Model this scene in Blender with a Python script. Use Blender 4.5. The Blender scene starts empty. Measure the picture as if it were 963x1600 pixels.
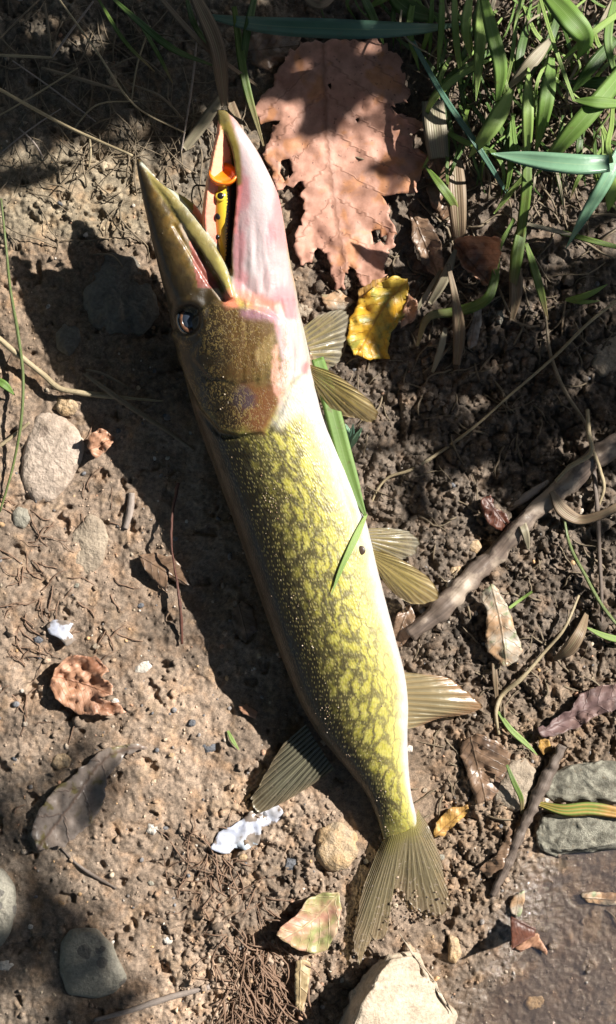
import bpy, math, random
import numpy as np
from mathutils import Vector
from mathutils.geometry import delaunay_2d_cdt
from mathutils.bvhtree import BVHTree

random.seed(7); RNG = np.random.default_rng(11)
scn = bpy.context.scene
col = scn.collection
S = 0.00035            # metres per photo pixel on the ground plane
H = 0.80               # camera height above the ground

# ------------------------------------------------------------------ camera, world, sun, exposure
cam = bpy.data.objects.new('camera', bpy.data.cameras.new('camera'))
col.objects.link(cam); scn.camera = cam
cam.location = (0, 0, H)
cam.data.sensor_fit = 'VERTICAL'; cam.data.sensor_height = 24
cam.data.lens = 24 * H / (1600 * S)
cam.data.clip_start = 0.01; cam.data.clip_end = 500
SUN_EL = math.radians(38.0)
SUN_AZ = np.array([0.90, 0.436])        # ground direction towards the sun (x, y)
world = bpy.data.worlds.new('World'); scn.world = world; world.use_nodes = True
wn = world.node_tree.nodes; wl = world.node_tree.links; wn.clear()
sky = wn.new('ShaderNodeTexSky'); sky.sky_type = 'NISHITA'; sky.sun_disc = False
sky.sun_elevation = SUN_EL; sky.sun_rotation = math.atan2(SUN_AZ[0], SUN_AZ[1])
bg = wn.new('ShaderNodeBackground'); bg.inputs['Strength'].default_value = 0.05
wo = wn.new('ShaderNodeOutputWorld')
wl.new(sky.outputs[0], bg.inputs[0]); wl.new(bg.outputs[0], wo.inputs[0])
sl = bpy.data.lights.new('sun', 'SUN'); sl.energy = 5.0; sl.angle = math.radians(0.55); sl.color = (1.0, 0.955, 0.88)
sun = bpy.data.objects.new('sun', sl); col.objects.link(sun)
SUNV = Vector((SUN_AZ[0]*math.cos(SUN_EL), SUN_AZ[1]*math.cos(SUN_EL), math.sin(SUN_EL)))
sun.rotation_euler = SUNV.to_track_quat('Z', 'Y').to_euler(); sun.location = SUNV * 3
scn.view_settings.view_transform = 'Standard'; scn.view_settings.look = 'None'
scn.view_settings.gamma = 1.0; scn.view_settings.use_curve_mapping = False
scn.view_settings.exposure = 1.08
scn.cycles.max_bounces = 6; scn.cycles.transparent_max_bounces = 12

# ------------------------------------------------------------------ helpers
def P(px, py, zp=0.0):
    """photo pixel + height in pixel units -> metres"""
    k = 1 - zp*S/H
    return ((px-481.5)*S*k, (800-py)*S*k, zp*S)
def PA(px, py, zp):
    k = 1 - zp*S/H
    return np.stack([(px-481.5)*S*k, (800-py)*S*k, zp*S + 0*px], -1)
def unP(v):
    k = 1 - v[:, 2]/H
    return 481.5 + v[:, 0]/(S*k), 800 - v[:, 1]/(S*k), v[:, 2]/S

def hsh(ix, iy, seed):
    h = (ix.astype(np.int64)*374761393 + iy.astype(np.int64)*668265263 + seed*974634533) & 0xFFFFFFFF
    h = ((h ^ (h >> 13))*1274126177) & 0xFFFFFFFF
    h = ((h ^ (h >> 16))*2246822519) & 0xFFFFFFFF
    return ((h ^ (h >> 15)) & 0xFFFFFF)/float(0xFFFFFF)
def vn(x, y, seed=0):
    ix = np.floor(x); iy = np.floor(y); fx = x-ix; fy = y-iy
    fx = fx*fx*fx*(fx*(fx*6-15)+10); fy = fy*fy*fy*(fy*(fy*6-15)+10)
    a = hsh(ix, iy, seed); b = hsh(ix+1, iy, seed); c = hsh(ix, iy+1, seed); d = hsh(ix+1, iy+1, seed)
    return (a*(1-fx)+b*fx)*(1-fy) + (c*(1-fx)+d*fx)*fy
def fbm(x, y, seed=0, oct=4, gain=.5):
    s = 0; a = 1; t = 0
    for o in range(oct):
        s = s + a*vn(x*2**o+o*17.3, y*2**o+o*9.1, seed+o); t += a; a *= gain
    return s/t
def worley(x, y, seed=0):
    ix = np.floor(x); iy = np.floor(y)
    f1 = np.full(x.shape, 9.0); f2 = np.full(x.shape, 9.0); cid = np.zeros(x.shape)
    for dx in (-1, 0, 1):
        for dy in (-1, 0, 1):
            cx = ix+dx; cy = iy+dy
            d = (cx+hsh(cx, cy, seed)-x)**2 + (cy+hsh(cx, cy, seed+5)-y)**2
            m = d < f1
            f2 = np.where(m, f1, np.minimum(f2, d)); cid = np.where(m, hsh(cx, cy, seed+9), cid); f1 = np.where(m, d, f1)
    return np.sqrt(f1), np.sqrt(f2), cid
def ss(a, b, x):
    t = np.clip((x-a)/(b-a), 0, 1); return t*t*(3-2*t)
def poly_sd(x, y, pts):
    """signed distance to a polygon, inside negative"""
    pts = np.asarray(pts, float); n = len(pts)
    d = np.full(np.shape(x), 1e18); ins = np.zeros(np.shape(x), bool)
    for i in range(n):
        ax, ay = pts[i]; bx, by = pts[(i+1) % n]
        ex, ey = bx-ax, by-ay
        t = np.clip(((x-ax)*ex + (y-ay)*ey)/(ex*ex+ey*ey+1e-9), 0, 1)
        d = np.minimum(d, (x-ax-t*ex)**2 + (y-ay-t*ey)**2)
        c = ((ay > y) != (by > y)) & (x < (bx-ax)*(y-ay)/((by-ay) if by != ay else 1e-9) + ax)
        ins ^= c
    d = np.sqrt(d); return np.where(ins, -d, d)
def line_d(x, y, pts):
    d = np.full(np.shape(x), 1e18)
    for (ax, ay), (bx, by) in zip(pts[:-1], pts[1:]):
        ex, ey = bx-ax, by-ay
        t = np.clip(((x-ax)*ex + (y-ay)*ey)/(ex*ex+ey*ey+1e-9), 0, 1)
        d = np.minimum(d, (x-ax-t*ex)**2 + (y-ay-t*ey)**2)
    return np.sqrt(d)
def sp(xs, ys, x):
    """cubic hermite through (xs, ys)"""
    xs = np.asarray(xs, float); ys = np.asarray(ys, float); x = np.asarray(x, float)
    m = np.gradient(ys, xs); i = np.clip(np.searchsorted(xs, x)-1, 0, len(xs)-2)
    h = xs[i+1]-xs[i]; t = np.clip((x-xs[i])/h, 0, 1)
    return ((2*t**3-3*t**2+1)*ys[i] + (t**3-2*t**2+t)*h*m[i] + (-2*t**3+3*t**2)*ys[i+1] + (t**3-t**2)*h*m[i+1])
def smooth_path(pts, n):
    pts = np.asarray(pts, float)
    if len(pts) == 2:
        t = np.linspace(0, 1, n)[:, None]; return pts[0]*(1-t)+pts[1]*t
    d = np.r_[0, np.cumsum(np.linalg.norm(np.diff(pts[:, :2], axis=0), axis=1)+1e-6)]
    q = np.linspace(0, d[-1], n)
    return np.stack([sp(d, pts[:, k], q) for k in range(pts.shape[1])], -1)

def mesh_obj(name, v, f, mat=None, parent=None, smooth=True, recenter=True, uv=None, attrs=None):
    v = np.asarray(v, float)
    c = np.zeros(3)
    if recenter and parent is None and len(v):
        c = np.array([(v[:, 0].min()+v[:, 0].max())/2, (v[:, 1].min()+v[:, 1].max())/2, v[:, 2].min()])
        v = v - c
    me = bpy.data.meshes.new(name)
    if isinstance(f, np.ndarray) and f.ndim == 2:
        k = f.shape[1]
        me.vertices.add(len(v)); me.vertices.foreach_set('co', v.astype(np.float32).ravel())
        me.loops.add(f.size); me.loops.foreach_set('vertex_index', f.astype(np.int32).ravel())
        me.polygons.add(len(f)); me.polygons.foreach_set('loop_start', np.arange(0, f.size, k, dtype=np.int32))
        me.polygons.foreach_set('loop_total', np.full(len(f), k, np.int32))
        me.update(calc_edges=True); me.validate()
    else:
        me.from_pydata([tuple(a) for a in v], [], [tuple(a) for a in f])
    if smooth: me.polygons.foreach_set('use_smooth', np.ones(len(me.polygons), bool))
    if uv is not None:
        a = me.attributes.new('luv', 'FLOAT_VECTOR', 'POINT')
        u3 = np.zeros((len(v), 3), np.float32); uv = np.asarray(uv); u3[:, :uv.shape[1]] = uv
        a.data.foreach_set('vector', u3.ravel())
    for k, arr in (attrs or {}).items():
        arr = np.asarray(arr, np.float32)
        if arr.ndim == 1:
            a = me.attributes.new(k, 'FLOAT', 'POINT'); a.data.foreach_set('value', arr)
        else:
            a = me.attributes.new(k, 'FLOAT_COLOR', 'POINT')
            c4 = np.ones((len(v), 4), np.float32); c4[:, :3] = arr; a.data.foreach_set('color', c4.ravel())
    o = bpy.data.objects.new(name, me); col.objects.link(o); o.location = c
    if mat: me.materials.append(mat)
    if parent:
        o.parent = parent; o.location = -np.array(parent.location)
    return o
def tag(o, label=None, cat=None, group=None, kind=None):
    if label: o['label'] = label
    if cat: o['category'] = cat
    if group: o['group'] = group
    if kind: o['kind'] = kind
    return o
def empty(name, loc):
    o = bpy.data.objects.new(name, None); col.objects.link(o); o.location = loc; o.empty_display_size = .01
    return o
def grid_faces(n, m, wrap=False, off=0):
    """n rows of m"""
    i, j = np.meshgrid(np.arange(n-1), np.arange(m if wrap else m-1), indexing='ij')
    j2 = (j+1) % m
    return np.stack([i*m+j, i*m+j2, (i+1)*m+j2, (i+1)*m+j], -1).reshape(-1, 4) + off

# ------------------------------------------------------------------ node materials
class NT:
    def __init__(s, name):
        s.m = bpy.data.materials.new(name); s.m.use_nodes = True; s.t = s.m.node_tree; s.t.nodes.clear()
        s.out = s.t.nodes.new('ShaderNodeOutputMaterial')
    def n(s, typ, ins=None, **kw):
        nd = s.t.nodes.new('ShaderNode'+typ)
        for k, v in kw.items(): setattr(nd, k, v)
        for k, v in (ins or {}).items():
            if isinstance(v, bpy.types.NodeSocket): s.t.links.new(v, nd.inputs[k])
            else:
                if isinstance(v, (tuple, list)) and len(v) == 3 and nd.inputs[k].type == 'RGBA': v = (*v, 1)
                nd.inputs[k].default_value = v
        return nd
    def attr(s, name): return s.n('Attribute', attribute_name=name)
    def math(s, op, a, b=0.0, c=None):
        ins = {0: a, 1: b}
        if c is not None: ins[2] = c
        return s.n('Math', ins, operation=op).outputs[0]
    def mix(s, f, a, b, blend='MIX'):
        nd = s.t.nodes.new('ShaderNodeMix'); nd.data_type = 'RGBA'; nd.blend_type = blend
        for k, v in ((0, f), (6, a), (7, b)):
            if isinstance(v, bpy.types.NodeSocket): s.t.links.new(v, nd.inputs[k])
            else: nd.inputs[k].default_value = (*v, 1) if isinstance(v, (tuple, list)) and len(v) == 3 else v
        return nd.outputs[2]
    def mapr(s, x, a, b, c=0.0, d=1.0, smooth=True):
        nd = s.n('MapRange', {0: x, 1: a, 2: b, 3: c, 4: d}, interpolation_type='SMOOTHSTEP' if smooth else 'LINEAR')
        return nd.outputs[0]
    def noise(s, scale, vec=None, detail=4, rough=.55, dist=0.0):
        ins = {'Scale': scale, 'Detail': detail, 'Roughness': rough, 'Distortion': dist}
        if vec is not None: ins['Vector'] = vec
        return s.n('TexNoise', ins).outputs['Fac']
    def bump(s, h, strength=.5, dist=.001, normal=None):
        ins = {'Height': h, 'Strength': strength, 'Distance': dist}
        if normal is not None: ins['Normal'] = normal
        return s.n('Bump', ins).outputs[0]
    def finish(s, shader):
        s.t.links.new(shader, s.out.inputs[0]); return s.m
    def objco(s): return s.n('TexCoord').outputs['Object']

def soil_material():
    t = NT('soil')
    co = t.objco(); c = t.attr('Col').outputs['Color']; w = t.attr('wet').outputs['Fac']
    n1 = t.noise(420, co, 6, .65); n2 = t.noise(1700, co, 3, .6); n3 = t.noise(90, co, 4)
    f = t.mapr(n1, .3, .7, .62, 1.38); f2 = t.mapr(n2, .25, .75, .72, 1.28)
    ff = t.math('ADD', t.math('MULTIPLY', t.math('SUBTRACT', t.math('MULTIPLY', f, f2), 1.0), t.mapr(w, .2, 1, 1, .45)), 1.0)
    cc = t.n('VectorMath', {0: c, 'Scale': ff}, operation='SCALE').outputs[0]
    warm = t.mix(t.mapr(n3, .45, .7, 0, .45), cc, t.mix(1.0, cc, (1.25, .98, .72), 'MULTIPLY'))
    r = t.mapr(w, 0, 1, .88, .16, False)
    rr = t.math('ADD', r, t.mapr(n1, .3, .7, -.08, .12))
    h = t.math('ADD', t.math('MULTIPLY', n1, .7), t.math('MULTIPLY', n2, .45))
    b = t.n('Bump', {'Height': h, 'Strength': t.mapr(w, 0, 1, .6, .8, False), 'Distance': .0011}).outputs[0]
    p = t.n('BsdfPrincipled', {'Base Color': warm, 'Roughness': rr, 'Normal': b, 'Specular IOR Level': .4, 'Coat Weight': t.mapr(w, .3, .9, 0, .9), 'Coat Roughness': .06, 'Coat Normal': b})
    return t.finish(p.outputs[0])
SOIL = soil_material()

def leaf_material(name, c1, c2, c3=None, vein=(.3, .2, .12), rough=.5, vs=1.0, blotch=60, trans=.25, spots=.5, side=.85):
    """c1/c2 blotched blade colours, c3 small patches, veins from the luv attribute (u along, v across)"""
    t = NT(name); co = t.objco(); uv = t.attr('luv').outputs['Vector']
    sx = t.n('SeparateXYZ', {0: uv}); u, v = sx.outputs[0], sx.outputs[1]
    n1 = t.noise(blotch, co, 5, .6); n2 = t.noise(blotch*5, co, 4, .6); n3 = t.noise(blotch*1.7, co, 3, .5, .4)
    c = t.mix(t.mapr(n1, .38, .62), c1, c2)
    if c3: c = t.mix(t.mapr(n3, .54, .66), c, c3)
    c = t.mix(t.mapr(n2, .35, .75, 0, .55), c, t.mix(1.0, c, (.55, .5, .45), 'MULTIPLY'))
    sp_ = t.mapr(t.noise(blotch*9, co, 2, .5), .66, .74, 0, spots)
    c = t.mix(sp_, c, (.05, .03, .02))
    av = t.math('ABSOLUTE', v)
    wob = t.math('MULTIPLY', t.math('SUBTRACT', t.noise(40, co, 2), .5), .12)
    q = t.math('FRACT', t.math('ADD', t.math('MULTIPLY', t.math('SUBTRACT', u, t.math('MULTIPLY', av, side*.5)), 7.0*vs), wob))
    lat = t.mapr(t.math('ABSOLUTE', t.math('SUBTRACT', q, .5)), .0, .07, 1, 0)
    mid = t.mapr(av, .0, .045, 1, 0)
    vv = t.math('MAXIMUM', mid, t.math('MULTIPLY', lat, .7))
    c = t.mix(t.math('MULTIPLY', vv, .8), c, vein)
    h = t.math('ADD', t.math('MULTIPLY', n2, .6), t.math('MULTIPLY', vv, .8))
    b = t.bump(h, .6, .0007)
    p = t.n('BsdfPrincipled', {'Base Color': c, 'Roughness': rough, 'Normal': b})
    tr = t.n('BsdfTranslucent', {'Color': c})
    m = t.n('MixShader', {0: trans, 1: p.outputs[0], 2: tr.outputs[0]})
    return t.finish(m.outputs[0])

def blade_material(name, c1, c2, dry=None, rough=.5, trans=.3, spots=.35, stripes=9):
    t = NT(name); co = t.objco(); uv = t.attr('luv').outputs['Vector']
    sx = t.n('SeparateXYZ', {0: uv}); u, v = sx.outputs[0], sx.outputs[1]
    n1 = t.noise(55, co, 4); n2 = t.noise(500, co, 3)
    st = t.math('SINE', t.math('MULTIPLY', v, stripes*6.283))
    f = t.math('ADD', t.math('MULTIPLY', st, .25), n1)
    c = t.mix(t.mapr(f, .25, .8), c1, c2)
    if dry: c = t.mix(t.mapr(t.math('ADD', u, t.math('MULTIPLY', n1, .5)), .85, 1.2), c, dry)
    c = t.mix(t.mapr(t.noise(190, co, 3), .62, .72, 0, spots), c, (.16, .11, .05))
    mid = t.mapr(t.math('ABSOLUTE', v), .0, .09, 1, 0)
    c = t.mix(t.math('MULTIPLY', mid, .35), c, t.mix(.5, c, (.5, .6, .3)))
    h = t.math('ADD', t.math('MULTIPLY', st, .5), n2)
    b = t.bump(h, .35, .0003)
    p = t.n('BsdfPrincipled', {'Base Color': c, 'Roughness': rough, 'Normal': b})
    tr = t.n('BsdfTranslucent', {'Color': c})
    m = t.n('MixShader', {0: trans, 1: p.outputs[0], 2: tr.outputs[0]})
    return t.finish(m.outputs[0])

def stone_material(name, c1, c2, spot=None, scale=60, rough=.7, mud=(.2, .15, .1), mudf=.35):
    t = NT(name); co = t.objco()
    n1 = t.noise(scale, co, 6, .6); n2 = t.noise(scale*9, co, 4, .65); n3 = t.noise(scale*2.2, co, 5, .6)
    c = t.mix(t.mapr(n1, .35, .68), c1, c2)
    c = t.n('VectorMath', {0: c, 'Scale': t.mapr(n2, .25, .75, .75, 1.2)}, operation='SCALE').outputs[0]
    c = t.mix(t.mapr(n3, .56, .7, 0, mudf), c, mud)
    if spot:
        vo = t.n('TexVoronoi', {'Vector': t.n('VectorMath', {0: co, 1: t.n('VectorMath', {0: t.n('TexNoise', {'Vector': co, 'Scale': 150.0}).outputs['Color'], 'Scale': .006}, operation='SCALE').outputs[0]}, operation='ADD').outputs[0], 'Scale': 105.0, 'Randomness': 1.0})
        k = t.math('LESS_THAN', vo.outputs['Distance'], t.mapr(t.n('SeparateColor', {0: vo.outputs['Color']}).outputs[0], .55, 1.0, 0.0, .5, False))
        c = t.mix(t.math('MULTIPLY', k, .8), c, spot)
    b = t.bump(t.math('ADD', n2, t.math('MULTIPLY', n3, .8)), .7, .0016)
    p = t.n('BsdfPrincipled', {'Base Color': c, 'Roughness': rough, 'Normal': b})
    return t.finish(p.outputs[0])

def wood_material(name, c1, c2, rough=.6, scale=90, mud=None):
    t = NT(name); co = t.objco(); uv = t.attr('luv').outputs['Vector']
    g = t.noise(1.0, t.n('VectorMath', {0: uv, 1: (4.0, 26.0, 1.0)}, operation='MULTIPLY').outputs[0], 5, .65, .3)
    n = t.noise(scale, co, 5, .6); n2 = t.noise(scale*8, co, 3)
    c = t.mix(t.mapr(g, .3, .7), c1, c2)
    c = t.mix(t.mapr(n2, .4, .8, 0, .4), c, t.mix(1.0, c, (.5, .5, .5), 'MULTIPLY'))
    if mud: c = t.mix(t.mapr(n, .47, .58), c, mud)
    b = t.bump(t.math('ADD', t.math('MULTIPLY', g, 1.0), t.math('MULTIPLY', n2, .4)), .6, .0008)
    r = t.math('ADD', rough, t.mapr(n, .3, .7, -.15, .15))
    p = t.n('BsdfPrincipled', {'Base Color': c, 'Roughness': r, 'Normal': b})
    return t.finish(p.outputs[0])

def plain(name, c, rough=.5, **kw):
    t = NT(name); co = t.objco(); n = t.noise(300, co, 3)
    cc = t.n('VectorMath', {0: c, 'Scale': t.mapr(n, .3, .7, .8, 1.2)}, operation='SCALE').outputs[0]
    p = t.n('BsdfPrincipled', {'Base Color': cc, 'Roughness': rough, **kw})
    return t.finish(p.outputs[0])

# ------------------------------------------------------------------ ground
STEP = 2.0
def axis(lo, hi):
    core = np.arange(lo, hi+.1, STEP); g = []; d = STEP; x = 0
    while x < 150000: d *= 1.36; x += d; g.append(x)
    g = np.array(g); return np.r_[lo-g[::-1], core, hi+g]
GX = axis(-110, 1080); GY = axis(-110, 1720)
mx, my = np.meshgrid(GX, GY)
core = 1 - ss(60, 700, np.maximum(np.maximum(-110-mx, mx-1080), np.maximum(-110-my, my-1720)))
def line_x(y, pts):
    a = np.array(pts, float); return np.interp(y, a[:, 0], a[:, 1])
wob = (fbm(mx/90, my/90, 3, 3)-.5)*120
axisx = line_x(my, [(-200, 330), (200, 380), (500, 420), (700, 440), (1000, 540), (1250, 620), (1700, 700)])
crumb = ss(-10, 90, mx-axisx+wob*.6)*ss(330, 480, my+wob*.3)
crumb = np.maximum(crumb, .75*ss(90, 0, np.hypot((mx-420)*.7, (my-1480)*.5)-70+wob*.5))
crumb = np.maximum(crumb, .35*ss(230, 330, my+wob)*ss(420, 330, my+wob*.5))
crumb = np.maximum(crumb, .45*ss(120, 40, my-wob)*1)
wetness = ss(690, 860, mx + (my-1440)*.55 + wob*.8)*ss(1180, 1330, my + wob*.5)
crumb = crumb*(1-.75*wetness)
clay = ss(60, -40, mx-axisx+wob*.4)*ss(560, 680, my+wob*.4)              # smooth pale mud on the left bank
humus = ss(20, 120, mx-axisx+wob*.7)*ss(1190, 960, my+wob*.8)
h = 26*(fbm(mx/330, my/330, 21, 3)-.5) + 10*(fbm(mx/90, my/90, 31, 3)-.5)
def clods(sz, seed, pw=1.0):
    wx = mx/sz+.5*(vn(mx/sz*1.3, my/sz*1.3, seed+40)-.5); wy = my/sz+.5*(vn(mx/sz*1.3, my/sz*1.3, seed+41)-.5)
    f1, f2, cid = worley(wx, wy, seed)
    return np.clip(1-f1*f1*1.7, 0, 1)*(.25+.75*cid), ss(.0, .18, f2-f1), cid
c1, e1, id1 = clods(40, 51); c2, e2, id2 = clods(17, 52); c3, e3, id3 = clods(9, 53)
rgh = fbm(mx/34, my/34, 67, 5, .62); rdg = 1-2*np.abs(fbm(mx/19, my/19, 68, 4, .6)-.5)
h += crumb*(8*(c1-.35) + 6.0*(c2-.3)*(.4+e1*.6)*(id2 > .3) + 3.2*c3*(id3 > .35) + 26*(rgh-.5) + 13*(rdg-.75) - 5*(1-e1)*(id1 > .5))
big = fbm(mx/55, my/55, 61, 4)
h += (1-crumb)*(8*(big-.5)*2 + 3.4*(fbm(mx/15, my/15, 62, 3)-.5)*2)
h += (1-crumb)*(1-.6*clay)*(3.0*np.where(id2 > .7, c2, 0) + 1.8*np.where(id3 > .65, c3, 0))
cr = np.abs(fbm(mx/70, my/70, 63, 4)-.5)
h -= (1-crumb)*(1-wetness)*3*ss(.014, .002, cr)*ss(.6, .75, vn(mx/120, my/120, 64))
pit = ss(.70, .80, fbm(mx/26, my/26, 65, 3)); h -= pit*9*(1-.8*wetness)
h += 1.2*(fbm(mx/5, my/5, 66, 2)-.5)*2
h = h*(1-.3*wetness) - wetness*ss(740, 930, mx+(my-1400)*.4)*13 - wetness*8
h -= ss(1100, 2000, mx)*ss(1250, 1900, my)*260
# hollow under the fish body, low mound under its throat
fish_line = [(420, 640), (470, 800), (512, 960), (555, 1100), (610, 1250)]
h = h - ss(150, 40, line_d(mx, my, fish_line))*(h+4)*.85
h += 16*np.exp(-(((mx-400)/70)**2+((my-560)/80)**2))
h *= .25+.75*core
h += ss(1500, 60000, np.hypot(mx, my))*(fbm(mx/20000, my/20000, 91, 3)-.5)*3000*(1-ss(1100, 2000, mx)*ss(1250, 1900, my))
GZ = h
cx0 = np.searchsorted(GX, -110)
def gz(px, py):
    x = np.clip(np.asarray(px, float), -109, 1078); y = np.clip(np.asarray(py, float), -109, 1718)
    i = (x+110)/STEP; j = (y+110)/STEP; i0 = i.astype(int); j0 = j.astype(int); fx = i-i0; fy = j-j0
    A = GZ[cx0:, cx0:]
    return (A[j0, i0]*(1-fx)+A[j0, i0+1]*fx)*(1-fy) + (A[j0+1, i0]*(1-fx)+A[j0+1, i0+1]*fx)*fy
def gzm(px, py, r):
    a = np.linspace(0, 6.28, 9)[:-1]
    return float(np.max(gz(np.r_[px, px+r*np.cos(a)], np.r_[py, py+r*np.sin(a)])))
tone = fbm(mx/140, my/140, 71, 4)[..., None]; fine = fbm(mx/22, my/22, 72, 4)[..., None]
A_ = np.array
c_tan = A_([.240, .178, .131])*(.40+1.0*tone+.2*fine); c_hum = A_([.115, .089, .068])*(.55+.9*fine)
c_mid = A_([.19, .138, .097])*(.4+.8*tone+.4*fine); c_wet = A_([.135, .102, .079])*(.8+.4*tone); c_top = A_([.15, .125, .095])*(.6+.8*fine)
cc = c_mid*np.ones(mx.shape+(1,))
def lay(c, m): 
    global cc
    cc = cc*(1-m[..., None]) + c*m[..., None]
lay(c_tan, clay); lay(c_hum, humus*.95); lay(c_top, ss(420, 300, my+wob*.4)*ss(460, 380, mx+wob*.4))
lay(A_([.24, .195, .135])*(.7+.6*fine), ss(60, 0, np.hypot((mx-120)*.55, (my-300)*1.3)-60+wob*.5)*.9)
lay(c_wet, wetness)
lay(A_([.15, .122, .096])*(.7+.6*fine), ss(160, 60, mx+wob)*ss(1130, 1240, my)*.7)
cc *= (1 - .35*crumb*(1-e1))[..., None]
cc *= (.8+.4*id2*crumb + .2*(1-crumb))[..., None]
orange = ss(.63, .72, fbm(mx/30, my/30, 75, 3))*(1-humus)*.5
lay(A_([.30, .205, .125])*np.ones(cc.shape), orange*.7)
wetv = np.clip(wetness*.95 + .25*humus*vn(mx/60, my/60, 77), 0, 1)
nv = mx.size
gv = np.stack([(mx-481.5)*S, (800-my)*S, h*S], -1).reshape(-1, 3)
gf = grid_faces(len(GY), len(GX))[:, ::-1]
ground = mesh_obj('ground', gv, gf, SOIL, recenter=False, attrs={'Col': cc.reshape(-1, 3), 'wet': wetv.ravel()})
tag(ground, 'brown muddy bank of clods and pale damp clay under the fish', 'ground', kind='structure')
def ground_col(px, py):
    j = np.clip(((np.asarray(py)+110)/STEP).astype(int), 0, 900)+cx0; i = np.clip(((np.asarray(px)+110)/STEP).astype(int), 0, 590)+cx0
    return cc[j, i], wetv[j, i], crumb[j, i]

# puddle: the water's edge at the lower right
t = NT('puddle_water'); co = t.objco()
bw = t.bump(t.noise(45, co, 2), .05, .002)
tr = t.n('BsdfTransparent', {'Color': (.80, .76, .70)}); gl = t.n('BsdfGlossy', {'Roughness': .04, 'Normal': bw, 'Color': (.10, .10, .10)})
silt = t.n('BsdfDiffuse', {'Color': (.155, .122, .102, 1)}); mxs = t.n('MixShader', {0: t.mapr(t.noise(14, co, 3), .3, .7, .05, .34), 1: tr.outputs[0], 2: silt.outputs[0]})
WATER = t.finish(t.n('AddShader', {0: mxs.outputs[0], 1: gl.outputs[0]}).outputs[0])
wx = np.r_[np.arange(640, 1100, 20), np.geomspace(1110, 9000, 20)]; wy = np.r_[np.arange(1180, 1740, 20), np.geomspace(1750, 9000, 20)]
X, Y = np.meshgrid(wx, wy)
puddle = mesh_obj('puddle', np.stack([(X-481.5)*S, (800-Y)*S, 0*X-17*S], -1).reshape(-1, 3), grid_faces(len(wy), len(wx))[:, ::-1], WATER, recenter=False)
tag(puddle, 'shallow muddy water at the lower edge of the bank', 'puddle', kind='structure')

# loose crumbs and gravel
ICO_V = None
def ico():
    p = (1+5**.5)/2
    v = np.array([(-1, p, 0), (1, p, 0), (-1, -p, 0), (1, -p, 0), (0, -1, p), (0, 1, p), (0, -1, -p), (0, 1, -p), (p, 0, -1), (p, 0, 1), (-p, 0, -1), (-p, 0, 1)], float)
    f = [(0, 11, 5), (0, 5, 1), (0, 1, 7), (0, 7, 10), (0, 10, 11), (1, 5, 9), (5, 11, 4), (11, 10, 2), (10, 7, 6), (7, 1, 8), (3, 9, 4), (3, 4, 2), (3, 2, 6), (3, 6, 8), (3, 8, 9), (4, 9, 5), (2, 4, 11), (6, 2, 10), (8, 6, 7), (9, 8, 1)]
    v /= np.linalg.norm(v[0]); return v, np.array(f)
def subdiv(v, f):
    v = list(map(tuple, v)); cache = {}; out = []
    def mid(a, b):
        k = (min(a, b), max(a, b))
        if k not in cache:
            m = (np.array(v[a])+np.array(v[b])); m /= np.linalg.norm(m); cache[k] = len(v); v.append(tuple(m))
        return cache[k]
    for a, b, c in f:
        x, y, z = mid(a, b), mid(b, c), mid(c, a); out += [(a, x, z), (b, y, x), (c, z, y), (x, y, z)]
    return np.array(v), np.array(out)
I0 = ico(); I1 = subdiv(*I0); I2 = subdiv(*I1)
def scatter(name, n, base, region, size, mat, colfn, label, cat, rough_j=.3, sink=.35, smooth=True, flat=(.6, 1)):
    bv, bf = base; V = []; F = []; C = []; Wt = []; k = 0
    while k < n:
        px = RNG.uniform(-60, 1030); py = RNG.uniform(-60, 1660)
        if RNG.random() > region(px, py): continue
        r = size[0]*(size[1]/size[0])**(RNG.random()**1.8)
        a = RNG.uniform(0, 6.28); ca, sa = math.cos(a), math.sin(a)
        sc = np.array([r*RNG.uniform(.75, 1.25), r*RNG.uniform(.65, 1.0), r*RNG.uniform(*flat)])
        j = bv*(1+rough_j*(RNG.random((len(bv), 1))-.5)*2)*sc
        ti = RNG.uniform(-.5, .5); ct, st_ = math.cos(ti), math.sin(ti)
        j = np.stack([j[:, 0]*ct-j[:, 2]*st_, j[:, 1], j[:, 0]*st_+j[:, 2]*ct], -1)
        x = px + j[:, 0]*ca-j[:, 1]*sa; y = py + j[:, 0]*sa+j[:, 1]*ca
        z = float(gz(px, py)) + sc[2]*(1-2*sink) + j[:, 2]
        V.append(np.stack([(x-481.5)*S, (800-y)*S, z*S], -1)); F.append(bf+len(bv)*k)
        c, w = colfn(px, py); C.append(np.tile(c, (len(bv), 1))); Wt.append(np.full(len(bv), w)); k += 1
    o = mesh_obj(name, np.concatenate(V), np.concatenate(F)[:, ::-1], mat, recenter=False, smooth=smooth, attrs={'Col': np.concatenate(C), 'wet': np.concatenate(Wt)})
    return tag(o, label, cat, kind='stuff')
def crumb_region(px, py):
    if -70 < px-np.interp(py, [640, 1250], [420, 615]) < 70 and 600 < py < 1300: return 0
    k_ = ground_col(px, py); return (.10+.9*float(k_[2]))*(1-.85*float(k_[1]))
def crumb_col(px, py):
    c, w, k = ground_col(px, py); return np.clip(c*RNG.uniform(.6, 1.55), 0, .5), float(w)
scatter('soil_crumbs', 6500, I0, crumb_region, (1.4, 6.0), SOIL, crumb_col, 'loose dark soil crumbs strewn over the bank', 'soil', .5, smooth=False, flat=(.4, 1.1))
scatter('soil_clods', 420, I1, crumb_region, (5, 11), SOIL, crumb_col, 'larger crumbly soil clods among the dark earth', 'soil', .45, sink=.46, smooth=False, flat=(.4, .9))
PEB = [A_([.42, .34, .25]), A_([.36, .30, .24]), A_([.46, .30, .16]), A_([.22, .20, .19]), A_([.55, .50, .44]), A_([.14, .14, .15]), A_([.40, .24, .16])]
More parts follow.
